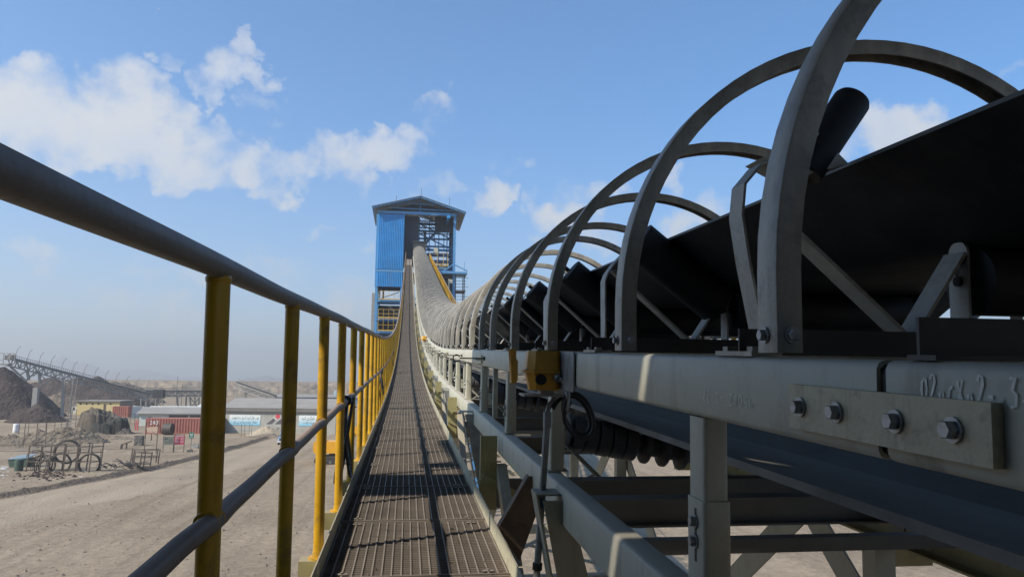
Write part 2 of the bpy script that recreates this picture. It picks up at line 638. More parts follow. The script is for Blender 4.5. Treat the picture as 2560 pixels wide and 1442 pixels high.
# splice plates
for k, yj in enumerate(joints[:8]):
    if yj < 0:
        continue
    a, b = yj - .226, yj + .241
    mb = MB()
    pf = [(-.016, -.0385), (-.016, .0385), (-.0005, .0385), (-.0005, -.0385)]
    mb.sweep(pf, frames(a, b, .5, .70, -.0925))
    sp = mb.build('splice_plate', M['plate'], conv)
    for dy in (-.165, -.054, .09, .2):
        bb = MB()
        hexbolt(bb, T(.684, yj + dy, -.092), (-1, 0, 0), .0125, .012)
        bb.build('bolt', M['bolt'], sp, 40)
    # dark filler behind the gap
    g = MB().sweep(channel(.05, STH - .014, .005), frames(yj - .04, yj + .04, .1, .707, STC))
    g.build('joint_sleeve', M['dark'], conv)

# hoops
HY = [1.33, 2.37, 3.66, 4.93, 6.2, 7.15, 8.2] + [8.2 + 1.2 * i for i in range(1, 92)]
HR, HC, HN = .97, 1.67, .16


def hoop_mesh():
    # bent channel: web faces outward, two legs point inward
    pr = [(0, .077), (0, .005), (-.0015, .0015), (-.005, 0), (-.052, 0), (-.052, .006), (-.014, .006), (-.0085, .0085), (-.006, .014),
          (-.006, .067), (-.0085, .0735), (-.014, .076), (-.052, .076), (-.052, .082), (-.005, .082), (-.0015, .0805)]
    path = [(HC - HR, .002), (HC - HR, .08)]
    for i in range(41):
        a = math.pi - math.pi * i / 40
        path.append((HC + HR * math.cos(a), HN + HR * math.sin(a)))
    path += [(HC + HR, .08), (HC + HR, .002)]
    fr = []
    for i, (x, n) in enumerate(path):
        if i < 2:
            out = Vector((-1, 0, 0))
        elif i >= len(path) - 2:
            out = Vector((1, 0, 0))
        else:
            out = Vector((x - HC, 0, n - HN)).normalized()
        fr.append((Vector((x, 0, n)), out, Vector((0, 1, 0))))
    return MB().sweep(pr, fr).mesh('hoop', M['galv'], 35)


hoop_me = hoop_mesh()
hb = MB()
hexbolt(hb, (.730, -.001, .036), (0, -1, 0), .012, .010)
hoopbolt_me = [hb.mesh('bolt', M['bolt'], 40)]
hb = MB()
hexbolt(hb, (.699, .045, .036), (-1, 0, 0), .012, .010)
hoopbolt_me.append(hb.mesh('bolt', M['bolt'], 40))
for i, y in enumerate(HY):
    if y > YEND - .4:
        break
    Mx = TM(y)
    if i < 40:   # slight bends from handling
        Mx = Mx @ Matrix.Rotation(rnd.uniform(-.012, .012), 4, 'Z') @ Matrix.Rotation(rnd.uniform(-.014, .014), 4, 'X') @ Matrix.Diagonal((1, 1, rnd.uniform(.985, 1.012), 1))
    h = inst(hoop_me, 'hoop', Mx, conv)
    if i < 12:
        for bm_ in hoopbolt_me:
            inst(bm_, 'bolt', Mx, h)

# carrying belt (trough) and return belt
t = .016
top = [(1.03, .455), (1.15, .362), (1.255, .281), (1.31, .262), (1.67, .260), (2.03, .262), (2.085, .281), (2.19, .362), (2.31, .455)]
under = [(a, b - t) if 1.3 < a < 2.04 else (a - .0095 if a < 1.67 else a + .0095, b - .0128) for a, b in top]
bp = top + under[::-1]
mb = MB().sweep(bp, frames(-2.5, YEND, 1.0))
# the cut edges are a lighter grey: second material on the two edge strips
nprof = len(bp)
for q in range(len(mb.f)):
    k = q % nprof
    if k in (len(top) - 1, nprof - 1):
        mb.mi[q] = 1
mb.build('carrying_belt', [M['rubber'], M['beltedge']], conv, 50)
rb = [(.99, -.318), (1.67, -.428), (2.35, -.318), (2.35, -.342), (1.67, -.452), (.99, -.342)]
mb = MB().sweep(rb, frames(-2.5, YEND, 1.2))
for q in range(len(mb.f)):
    k = q % 6
    if k in (0, 1):
        mb.mi[q] = 1
    elif k in (2, 5):
        mb.mi[q] = 2
mb.build('return_belt', [M['rubber'], M['beltdust'], M['beltedge']], conv)


# idler frames
def idler_parts(aligning=False):
    """meshes in line-local coordinates: X across, Y along, Z above the lens line"""
    d = {}
    b = MB()
    for yy in (0.0,):
        b.box2((.705, yy, -.004), (2.635, yy + .006, .052))
        b.box2((.705, yy + .006, -.004), (2.635, yy + .06, .002))
    d['base_angle'] = (b.mesh('base_angle', M['dark']), M['dark'])
    o = []
    for sgn in (1, -1):
        def mx(x):
            return x if sgn > 0 else 2 * HC - x
        b = MB()
        if aligning and sgn > 0:
            pth = [(.775, .0), (.735, .20), (.72, .30), (.727, .37), (.765, .415), (.86, .455)]
        else:
            pth = [(.765, .0), (.762, .27), (.772, .30), (.80, .34), (.90, .445)]
        fr = []
        for i, (x, n) in enumerate(pth):
            a = pth[max(i - 1, 0)]
            c = pth[min(i + 1, len(pth) - 1)]
            tv = Vector((c[0] - a[0], 0, c[1] - a[1])).normalized()
            nrm = Vector((-tv.z, 0, tv.x))
            fr.append((Vector((mx(x), .04, n)), Vector((nrm.x * sgn, 0, nrm.z)), Vector((0, 1, 0))))
        b.sweep([(-.003, -.032), (.003, -.032), (.003, .032), (-.003, .032)], fr)
        o.append(('wing_bracket', b.mesh('wing_bracket', M['idler'], 30)))
        b = MB()
        # inner post with slot and brace
        b.box2((mx(1.262), .012, .002), (mx(1.268), .072, .185))
        b.box2((mx(1.262), .012, .185), (mx(1.268), .034, .235))
        b.box2((mx(1.262), .050, .185), (mx(1.268), .072, .235))
        b.cyl((mx(1.262), .042, .235), (mx(1.268), .042, .235), .030, 14)
        b.bar((mx(1.12), .04, .035), (mx(1.255), .04, .235), .066, .008, up=(-.8 * sgn, 0, .5))
        b.bar((mx(1.12), .04, .035), (mx(.80), .04, .315), .06, .008, up=(.6 * sgn, 0, .75))
        b.bar((mx(1.10), .04, .04), (mx(1.14), .04, .04), .05, .014)
        o.append(('inner_bracket', b.mesh('inner_bracket', M['idler'], 30)))
        b = MB()
        # wing roll
        p0, p1 = Vector((mx(.90), .04, .445)), Vector((mx(1.245), .04, .178))
        if aligning and sgn > 0:
            p0 = Vector((1.09, .04, .298))
        ax = (p1 - p0).normalized()
        ln = (p1 - p0).length
        b.lathe(p0 - ax * .03, ax, [(0, .012), (.03, .012), (.031, .066), (.035, .0785), (ln + .025, .0785), (ln + .029, .066), (ln + .03, .012), (ln + .05, .012)], 20)
        o.append(('wing_roll', b.mesh('wing_roll', M['rubber'], 40)))
    b = MB()
    b.lathe((1.255, .04, .172), (1, 0, 0), [(0, .012), (.03, .012), (.031, .066), (.035, .0785), (.795, .0785), (.799, .066), (.80, .012), (.83, .012)], 20)
    o.append(('centre_roll', b.mesh('centre_roll', M['rubber'], 40)))
    if aligning:
        b = MB()
        p = Vector((.888, .05, .412))
        ax = Vector((.118, 0, .168)).normalized()
        b.lathe(p, ax, [(0, .02), (.0, .041), (.01, .0425), (.212, .0425), (.221, .038), (.222, .001)], 24)
        o.append(('guide_roll', b.mesh('guide_roll', M['rubber'], 40)))
        b = MB()
        b.prism([(.775, .435), (.90, .505), (.98, .43), (.86, .395)], (0, .02, 0), (1, 0, 0), (0, 0, 1), (0, .09, 0))
        o.append(('guide_plate', b.mesh('guide_plate', M['idler'])))
    return d['base_angle'][0], o


plain = idler_parts(False)
align = idler_parts(True)
IY = [1.50] + [2.78, 4.02] + [4.02 + 1.24 * i for i in range(1, 93)]
for i, y in enumerate(IY):
    if y > 96:
        break
    aligning_ = i in (0, 12)
    base, parts = align if aligning_ else plain
    Mx = TM(y)
    fr = inst(base, 'idler', Mx, conv)
    for nm, me in parts:
        if y > 26 and nm != 'wing_bracket':
            continue
        if y > 12 and 'bracket' in nm and nm == 'inner_bracket':
            continue
        if not (aligning_ and nm == 'wing_roll' and me is parts[2][1]):
            inst(me, nm, Mx, fr)
# the next frame back: only its base angle with flat seat shows over the splice
mb = MB()
mb.box2((.725, 0, -.004), (2.635, .006, .055))
mb.box2((.705, -.058, -.006), (2.635, 0, .001))
mb.build('base_angle', M['dark'], conv, M=TM(.965))
# seat clips with bolts on the stringer top
for i, y in enumerate(IY[:10]):
    mb = MB()
    mb.box2((.703, -.06, -.006), (.77, .12, .004))
    mb.box2((.712, -.045, .004), (.735, -.02, .014))
    mb.box2((.712, .075, .004), (.735, .10, .014))
    mb.build('seat_clip', M['galv'], conv, M=TM(y))

# short posts that carry the stringer on the lower beam
up = MB()
up.sweep(rrect(.062, .096, .011), [(Vector((.739, 0, n)), Vector((1, 0, 0)), Vector((0, 1, 0))) for n in (-.40, -.157)])
post_me = up.mesh('support_post', M['cream'], 50)
lo = MB()
lo.sweep(rrect(.070, .108, .012), [(Vector((.739, 0, n)), Vector((1, 0, 0)), Vector((0, 1, 0))) for n in (-.58, -.352)])
lo.box2((.690, -.07, -.583), (.79, .07, -.577))
sleeve_me = lo.mesh('sleeve', M['cream'], 50)
sl = MB()
sl.sweep(rrect(.0016, .012, .0007, 1), [(Vector((.7035, -.004, n)), Vector((1, 0, 0)), Vector((0, 1, 0))) for n in (-.50, -.375)])
slot_me = sl.mesh('slot', M['dark'])
bt = MB()
hexbolt(bt, (.703, -.004, -.405), (-1, 0, 0), .013, .011)
sb_me = [bt.mesh('bolt', M['bolt'], 40)]
bt = MB()
hexbolt(bt, (.703, -.004, -.452), (-1, 0, 0), .013, .011)
sb_me.append(bt.mesh('bolt', M['bolt'], 40))
PY = [1.75, 3.62, 5.2, 7.0, 8.75] + [8.75 + 1.8 * i for i in range(1, 34)]
for i, y in enumerate(PY):
    for side in ((0,) if y > 20 else (0, 1)):
        Mx = TM(y)
        if side:
            Mx = Mx @ Matrix.Translation((1.86, 0, 0))
        p = inst(post_me, 'support_post', Mx, conv)
        inst(sleeve_me, 'sleeve', Mx, p)
        if side == 0 and y < 24:
            inst(slot_me, 'slot', Mx, p)
            for bm_ in sb_me:
                inst(bm_, 'bolt', Mx, p)
# thin hanger angles between some posts
for y in (6.35, 9.6, 12.9, 16.2, 19.5):
    mb = MB().box2((.75, 0, -.585), (.79, .005, -.157)).box2((.75, .005, -.585), (.755, .045, -.157))
    mb.build('hanger_angle', M['cream'], conv, M=TM(y))

# return rollers with rubber discs
rr = MB()
VT = math.tan(R(9.5))
for sgn in (1, -1):
    o_ = Vector((1.67 - .81 * sgn, 0, -.437))
    ax = Vector((sgn, 0, -VT)).normalized()
    rr.cyl(o_ - ax * .06, o_ + ax * .84, .018, 10)
    rr.cyl(o_, o_ + ax * .80, .052, 16)
    rr.lathe(o_, ax, [(0, .03), (.001, .100), (.010, .104), (.016, .098), (.017, .06)], 26)
    x = .03
    for k in range(5):
        rr.lathe(o_ + ax * x, ax, [(0, .05), (.002, .088), (.008, .094), (.060, .094), (.067, .088), (.069, .05)], 26)
        x += .0735
    for k in range(3):
        x += .03
        rr.lathe(o_ + ax * x, ax, [(0, .05), (.006, .088), (.014, .096), (.034, .096), (.042, .088), (.048, .05)], 22)
        x += .075
rr_me = rr.mesh('return_roller', M['rollrub'], 40)
rbk = MB()
rbk.box2((.805, -.05, -.49), (.813, .05, -.20))
rbk.box2((.765, -.055, -.54), (.868, -.049, -.43))
rbk.box2((.765, -.055, -.43), (.868, .02, -.425))
rbk.box2((.74, -.04, -.20), (.815, .04, -.192))
rbk.bar((.815, -.045, -.46), (1.02, -.12, -.66), .04, .006, up=(.5, -.4, .5))
rbk.bar((1.0, -.11, -.64), (.90, -.1, -.70), .012, .012)
rbk_me = rbk.mesh('roller_bracket', M['cream'])
for y in (3.95, 7.3, 10.4, 13.4, 16.4, 19.4, 22.4):
    o = inst(rr_me, 'return_roller', TM(y), conv)
    inst(rbk_me, 'roller_bracket', TM(y), o)

# eye rods that guide the emergency cord, and the cord
for y in (6.6, 9.3, 12.4, 15.4, 18.4, 21.4, 24.4):
    mb = MB()
    ring = [Vector((.445 + .034 * math.cos(a), y - .0, 0)) + Vector((0, 0, .034 * math.sin(a))) for a in [R(20 + 320 * i / 14) for i in range(15)]]
    c0 = T(.445, y, -.082)
    mb.tube([c0 + Vector((.030 * math.cos(a), 0, .030 * math.sin(a))) for a in [R(25 + 310 * i / 14) for i in range(15)]], .006, 6)
    mb.tube([T(.473, y, -.082), T(.69, y, -.082)], .0065, 6)
    mb.cyl(T(.685, y, -.082), T(.70, y, -.082), .018, 10)
    mb.build('eye_rod', M['dark'], conv, 40)
mb = MB()
mb.tube([T(.445, y, -.105 + .012 * math.cos(y * 2.1)) for y in Yr(4.2, 60, .9)], .003, 5)
mb.build('emergency_cord', M['rail'], conv)

# ---- chalk writing on the stringer face
GLY = {
    '0': [[(.5, 1), (.15, .8), (.05, .4), (.25, .05), (.6, .1), (.75, .5), (.65, .9), (.5, 1)]],
    '2': [[(.1, .8), (.3, 1), (.6, .95), (.65, .7), (.35, .35), (.05, .05), (.7, .05)]],
    '3': [[(.1, .95), (.6, .95), (.3, .58), (.65, .45), (.6, .1), (.1, .05)]],
    'o': [[(.4, .6), (.15, .45), (.1, .2), (.3, .03), (.55, .15), (.55, .45), (.4, .6)]],
    'c': [[(.6, .6), (.25, .5), (.1, .2), (.3, .03), (.55, .1)]],
    'X': [[(.1, .9), (.35, .4), (.65, .95)], [(.35, .4), (.6, .1)], [(.35, .4), (.1, .05)]],
    '-': [[(.1, .45), (.6, .42)]], '.': [[(.3, .3), (.4, .36), (.38, .26), (.3, .3)]],
    '9': [[(.6, .75), (.35, .95), (.12, .75), (.3, .5), (.6, .7), (.55, .05)]],
    '5': [[(.65, .95), (.2, .95), (.15, .55), (.5, .6), (.6, .3), (.1, .05)]],
    '7': [[(.1, .9), (.65, .92), (.3, .05)], [(.25, .5), (.55, .5)]],
    '4': [[(.4, .95), (.08, .4), (.65, .42)], [(.5, .65), (.45, .05)]],
    '6': [[(.6, .95), (.2, .6), (.12, .2), (.4, .03), (.6, .25), (.4, .5), (.15, .35)]],
    'G': [[(.6, .85), (.3, .95), (.1, .5), (.25, .05), (.6, .1), (.62, .45), (.4, .45)]],
}


def chalk(text, y0, n0, w, h, wd, flip=False):
    mb = MB()
    lay = 0
    for i, ch in enumerate(text):
        if ch == ' ':
            continue
        for st in GLY[ch]:
            P = []
            for a, b in st:
                s = i + a * .9
                if flip:
                    P.append((y0 + s * w, n0 - b * h))
                else:
                    P.append((y0 - s * w, n0 + b * h * (1 + .25 * math.sin(i * 2.3))))
            # one mitred ribbon per stroke, each stroke a hair above the last
            lay += 1
            x_ = .6990 - .00012 * lay
            vs, n_ = [], len(P)
            for q in range(n_):
                a_, b_ = P[max(q - 1, 0)], P[min(q + 1, n_ - 1)]
                dy, dn = b_[0] - a_[0], b_[1] - a_[1]
                ln = math.hypot(dy, dn) or 1
                k_ = wd / 2 * (.75 + .5 * ((q * 7 + i * 3) % 5) / 4)
                vs += [T(x_, P[q][0] - dn / ln * k_, P[q][1] + dy / ln * k_), T(x_, P[q][0] + dn / ln * k_, P[q][1] - dy / ln * k_)]
            mb.add(vs, [(2 * q, 2 * q + 1, 2 * q + 3, 2 * q + 2) for q in range(n_ - 1)])
    return mb.build('chalk_writing', M['chalk'], conv)


chalk('02ocXo2-.3-', .930, -.060, .0168, .030, .0042)
chalk('95062 -3-27', 1.43, -.088, .0235, .026, .0026, flip=True)

# ------------------------------------------------------------------ gallery truss below the conveyor
truss = thing('gallery_truss', 'cream and olive steel truss carrying the belt conveyor above the yard', 'truss', Vector((1.4, 0, 6.0)))
for a in range(-3, 118, 6):
    b = min(a + 6, 118.5)
    MB().sweep(channel(.076, .165, .008), frames(a + .002, b - .002, 1.5, .68, -.668)).build('chord', M['cream'], truss, 50)
    MB().sweep(channel(.08, .26, .01, left=False), frames(a + .002, b - .002, 1.5, 2.30, -.735)).build('chord', M['olive'], truss, 50)
for a in range(-3, 118, 6):
    b = min(a + 6, 118.5)
    for X in (.66, 2.24):
        MB().sweep(rrect(.12, .12, .01), frames(a + .002, b - .002, 1.5, X, -2.25)).build('bottom_chord', M['truss'], truss, 50)
xb = MB()
xb.box2((.757, -.05, -.628), (2.218, .05, -.620))
xb.box2((.757, -.004, -.73), (2.218, .004, -.628))
xb.box2((.757, -.05, -.738), (2.218, .05, -.73))
xb.box2((2.205, -.05, -.80), (2.213, .05, -.62))
xb_me = xb.mesh('cross_beam', M['xbeam'])
XBY = [3.12, 3.58, 5.3, 6.8] + [8 + 1.3 * i for i in range(26)]
for y in XBY:
    inst(xb_me, 'cross_beam', TM(y), truss)
ab = MB().box2((.757, 0, -.672), (2.218, .006, -.625)).box2((.757, .006, -.631), (2.218, .05, -.625))
ab_me = ab.mesh('cross_angle', M['xbeam'])
for y in (.5, 1.2, 1.80, 2.42):
    inst(ab_me, 'cross_angle', TM(y), truss)
# side diagonals, posts and floor bracing (flat plates and angles)
for k in range(-1, 29):
    y0, y1 = k * 2.1 - .95, (k + 1) * 2.1 - .95
    for X in (.70, 2.25):
        a, b = (y0, y1) if k % 2 else (y1, y0)
        mb = MB()
        mb.bar(T(X, a + .05, -.84), T(X, b - .05, -2.2), .012, .16, up=(1, 0, .01)) if False else mb.bar(T(X, a, -.86), T(X, b, -2.2), .07, .10, up=(0, 0, 1))
        if X < 1:
            mb.build('diagonal', M['truss'], truss)
    mb = MB()
    mb.bar(T(.66, y0, -2.20), T(2.24, y1, -2.20), .07, .01)
    mb.bar(T(2.24, y0, -2.212), T(.66, y1, -2.212), .07, .01)
    mb.build('floor_brace', M['truss'], truss)
    mb = MB().bar(T(.66, y0, -2.28), T(2.24, y0, -2.28), .1, .1)
    mb.build('floor_beam', M['truss'], truss)
    MB().bar(T(2.2, y0, -.88), T(2.2, y0, -2.2), .1, .1, up=(0, 1, 0)).build('upright', M['truss'], truss)

for k in range(-1, 28):
    ya_ = 4.0 + 3.8 * k
    for s_ in (-1, 1):
        MB().bar(T(2.27, ya_ + s_ * .05, -.88), T(2.27, ya_ + s_ * 1.85, -2.2), .014, .16, up=(0, -s_ * 1.3, 1.8)).build('diagonal', M['truss'], truss)
# walkway carriers beside the beam: olive channel ends and tapered folded plates, in turn
for k in range(0, 24):
    y = 3.22 + 2.1 * k
    Mx = TM(y)
    if k % 2:   # olive plate, brace and dark cross channel
        mb = MB()
        mb.box2((.545, -.004, -1.13), (.662, .004, -.615))
        mb.box2((.545, .004, -1.13), (.553, .06, -.615))
        p = mb.build('carrier_plate', M['olive'], truss, M=Mx)
        mb = MB()
        mb.box2((.60, -.02, -.80), (.69, -.0045, -.79)).box2((.60, -.02, -.85), (.606, -.0045, -.80))
        mb.build('cleat', M['olive'], p, M=Mx)
        MB().bar((.555, .0, -.90), (.98, .0, -1.12), .05, .05).build('brace', M['olive'], p, M=Mx)
        MB().box2((.60, .065, -1.13), (2.2, .075, -.93)).box2((.60, .0, -.93), (2.2, .065, -.925)).build('cross_channel', M['xbeam'], p, M=Mx)
    else:       # tapered plate
        mb = MB()
        mb.prism([(.595, -.64), (.71, -.64), (.95, -1.55), (.78, -1.55)], (0, -.06, 0), (1, 0, 0), (0, 0, 1), (0, .008, 0))
        mb.prism([(.570, -.625), (.580, -.625), (.76, -1.55), (.75, -1.55)], (0, -.035, 0), (1, 0, 0), (0, 0, 1), (0, .14, 0))
        mb.box2((.570, -.035, -.624), (.678, .10, -.616))
        p = mb.build('carrier_plate', M['conduit'] if k else M['truss'], truss, M=Mx)
# rusty knee brace near the lens
MB().prism([(.665, -.665), (.775, -.665), (.615, -1.10), (.505, -.94)], (0, 0, 0), (1, 0, 0), (0, 0, 1), (0, .012, 0)).prism([(.655, -.665), (.665, -.665), (.505, -.94), (.495, -.94)], (0, 0, 0), (1, 0, 0), (0, 0, 1), (0, .07, 0)).build('knee_brace', M['rusty'], truss, M=TM(3.92))

# trestles down to the yard
for y in (6.3, 27, 48, 69, 92):
    tr = thing('trestle', {6.3: 'nearest blue steel trestle standing under the conveyor truss', 27: 'second blue trestle under the conveyor truss, below the flat part of the walkway',
               48: 'third blue trestle under the truss, where the walkway starts to climb', 69: 'fourth blue trestle under the steep walkway',
               92: 'tallest blue trestle, last one before the tower'}[y], 'trestle', Vector((1.45, y, 0)), 'trestles under the conveyor')
    zt = T(0, y, -2.35).z
    for X0, X1 in ((.3, .66), (2.6, 2.24)):
        MB().bar((X0 - (.7 if X0 < 1 else -.7), y, 0), (X1, y, zt), .2, .2, up=(0, 1, 0)).build('leg', M['bluesteel'], tr)
    n = max(1, int(zt / 3))
    mb = MB()
    for i in range(n):
        f0, f1 = i / n, (i + 1) / n
        xl0, xr0 = -.4 + 1.06 * f0, 3.3 - 1.06 * f0
        xl1, xr1 = -.4 + 1.06 * f1, 3.3 - 1.06 * f1
        mb.bar((xl0, y + .12, zt * f0 + .05), (xr1, y + .12, zt * f1), .08, .08)
        mb.bar((xr0, y - .12, zt * f0 + .05), (xl1, y - .12, zt * f1), .08, .08)
        mb.bar((xl1, y, zt * f1 - .06), (xr1, y, zt * f1 - .06), .1, .1)
    mb.build('bracing', M['bluesteel'], tr)

# ------------------------------------------------------------------ walkways
WL, WR = -.350, .490


def panel_mesh(w, ln):
    mb = MB()
    # bearing bars across, twisted rods along, frame bars
    n = int(ln / .0305)
    for i in range(n):
        y = -ln / 2 + (i + .5) * ln / n
        mb.box((0, y, -.016), (w, .004, .030))
    m = int(w / .0415)
    for j in range(m + 1):
        x = -w / 2 + .004 + (w - .008) * j / m
        mb.box((x, 0, -.001), (.0065, ln - .012, .006))
    for s in (-1, 1):
        mb.box((0, s * (ln / 2 - .004), -.013), (w + .001, .007, .038))
        mb.box((s * (w / 2 - .001), 0, -.017), (.005, ln - .014, .03))
    for cx_ in (-w / 2 + .09, w / 2 - .09):
        for cy_ in (-ln / 2 + .05, ln / 2 - .05):
            mb.box((cx_, cy_, .004), (.05, .022, .004)).cyl((cx_, cy_, .006), (cx_, cy_, .012), .007, 6)
    # caked dust between the bars
    mb.box((0, 0, -.026), (w - .012, ln - .014, .006), mi=1)
    return mb.mesh('grating_panel', [M['grate'], M['caked']])


M['caked'] = mat('caked_dust', (0.12, 0.095, 0.075), .95, 0, .35, 4, dirt=((0.05, 0.042, 0.036), .8, 3))


def walkway(name, label, xl, xr, yclip, ya):
    wk = thing(name, label, 'walkway', T((xl + xr) / 2, 3, -1.05))
    ln = 1.065
    me = panel_mesh(xr - xl - .01, ln - .022)
    ys = [ya + ln * (i + .5) for i in range(int((YEND - 2 - ya) / ln))]
    for i, y in enumerate(ys[:98]):
        Mx = TM(y) @ Matrix.Translation(((xl + xr) / 2, 0, -1.0 + rnd.uniform(-.002, .002))) @ Matrix.Rotation(rnd.uniform(-.004, .004), 4, 'X') @ Matrix.Rotation(rnd.uniform(-.003, .003), 4, 'Z')
        inst(me, 'grating_panel', Mx, wk)
    y1 = ys[97] + ln / 2 if len(ys) > 98 else ys[-1]
    if len(ys) > 98:
        mb = MB().sweep([(0, -.03), (xr - xl, -.03), (xr - xl, 0), (0, 0)], frames(y1, YEND - 2, 1.5, xl, -1))
        o = mb.build('grating_panel', M['grate'], wk)
        o['kind'] = 'stuff'
    for X0, X1, inner in ((xl - .006, xl, 0), (xr, xr + .006, 1)):
        for a in [ya + 2.13 * i for i in range(int((YEND - 2 - ya) / 2.13))]:
            lip = .03 if inner else -.03
            pr = [(X0, -1.05), (X1, -1.05), (X1, -.915), (X0, -.915)]
            MB().sweep(pr, frames(a + .003, a + 2.13 - .003, 1.1)).build('kerb_plate', M['kerb'], wk)
    bm_ = MB().box2((xl - .14, -.05, -1.14), (xl + .1, .05, -1.036)).box2((xl + .1, -.03, -1.10), (xr + .07, .03, -1.04))
    me2 = bm_.mesh('support_bracket', M['olive'])
    for i in range(60):
        inst(me2, 'support_bracket', TM(PR0 + PRS * i), wk)
    return wk


M['kerb'] = mat('kerb_paint', (0.46, 0.43, 0.31), .55, 0, .08, 2.5, dirt=((0.2, 0.17, 0.12), .6, 5), dust=((.3, .26, .2), .6), streak=((.25, .2, .13), .6, 12))
PR0, PRS = 1.69, 1.07
walkway('grating_walkway', 'narrow grating walkway with cream kerbs between yellow handrail and conveyor', WL, WR, 0, -.9)
walkway('far_walkway', 'second grating walkway on the far side of the conveyor, mostly hidden by hoops', 2.78, 3.20, 0, -.9)


rg = random.Random(12)
mb = MB()
for _ in range(520):
    y = 2.6 + 16 * rg.random() ** 2
    x = WL + .03 + (WR - WL - .06) * (rg.random() if rg.random() < .4 else (rg.random() ** 3 if rg.random() < .5 else 1 - rg.random() ** 3))
    r = .003 + .008 * rg.random() ** 2
    c = T(x, y, -.998 + r * .3)
    vs = [c + Vector((rg.uniform(-1, 1) * r, rg.uniform(-1, 1) * r, rg.uniform(-.4, .9) * r)) for _ in range(6)]
    mb.add(vs, [(0, 1, 2), (2, 3, 4), (4, 5, 0), (0, 2, 4), (1, 3, 5), (1, 2, 3), (3, 4, 5), (5, 0, 1)])
tag(mb.build('spilled_grit', M['rusty']), 'crumbs of spilled ore lying on the grating walkway', None, None, 'stuff')


def handrail(name, label, X, npost, bump):
    hr = thing(name, label, 'railing', T(X, PR0, -1))
    pm = MB()
    pm.cyl((0, 0, -1.0), (0, 0, .152), .0255, 16)
    pm.cyl((0, 0, -1.036), (0, 0, -1.028), .05, 12)
    pm.cyl((0, 0, -1.03), (0, 0, -.995), .03, 12, r2=.026)
    pm.lathe((0, 0, .136), (0, 0, 1), [(0, .0257), (.004, .0275), (.010, .028), (.016, .026)], 16)
    for s_ in (-1, 1):
        pm.tube([(.0255 * math.cos(a), s_ * .0235, -.375 + .0235 * math.sin(a)) for a in [2 * math.pi * i / 14 for i in range(14)]], .0035, 5, closed=True)
    pme = pm.mesh('post', M['yellow'], 40)
    tot = int((YEND - 2 - PR0) / PRS)
    rest = MB()
    for i in range(-1, tot):
        y = PR0 + PRS * i
        Mx = TM(y) @ Matrix.Translation((X, 0, 0)) @ Matrix.Rotation(-.006 + rnd.uniform(-.004, .004), 4, 'Y')
        if i < 97:
            inst(pme, 'post', Mx, hr)
        else:
            rest.tube([Mx @ Vector((0, 0, -1)), Mx @ Vector((0, 0, .152))], .0255, 8)
    o = rest.build('post', M['yellow'], hr)
    o['kind'] = 'stuff'
    pts = []
    for y in Yr(-1.2, YEND - 2, .18):
        f = (y - PR0) / PRS
        w = .002 * math.sin(y * 1.7) + .001 * math.sin(y * 4.1 + 1)
        pts.append(T(X + .3 * w, y, .170 + w))
    MB().tube(pts, .0265, 14).build('top_rail', M['rail'], hr, 60)
    pts = []
    for y in Yr(-.5, YEND - 2, .09):
        f = (y - PR0) / PRS
        fr = f - math.floor(f + .5)
        b = .0045 * math.exp(-((fr + .10) / .16) ** 2) - .002 * math.exp(-((fr - .35) / .2) ** 2)
        pts.append(T(X + .010 * math.exp(-(fr / .12) ** 2), y, -.380 + b))
    MB().tube(pts, .0195 if not bump else .022, 12).build('mid_rail', M['rail'] if bump else M['yellow2'], hr, 60)
    return hr


handrail('handrail', 'yellow post handrail with dusty grey rails along the near walkway edge', -.41, 1, True)
handrail('far_handrail', 'yellow handrail along the far walkway, right of the hoops', 3.25, 1, False)

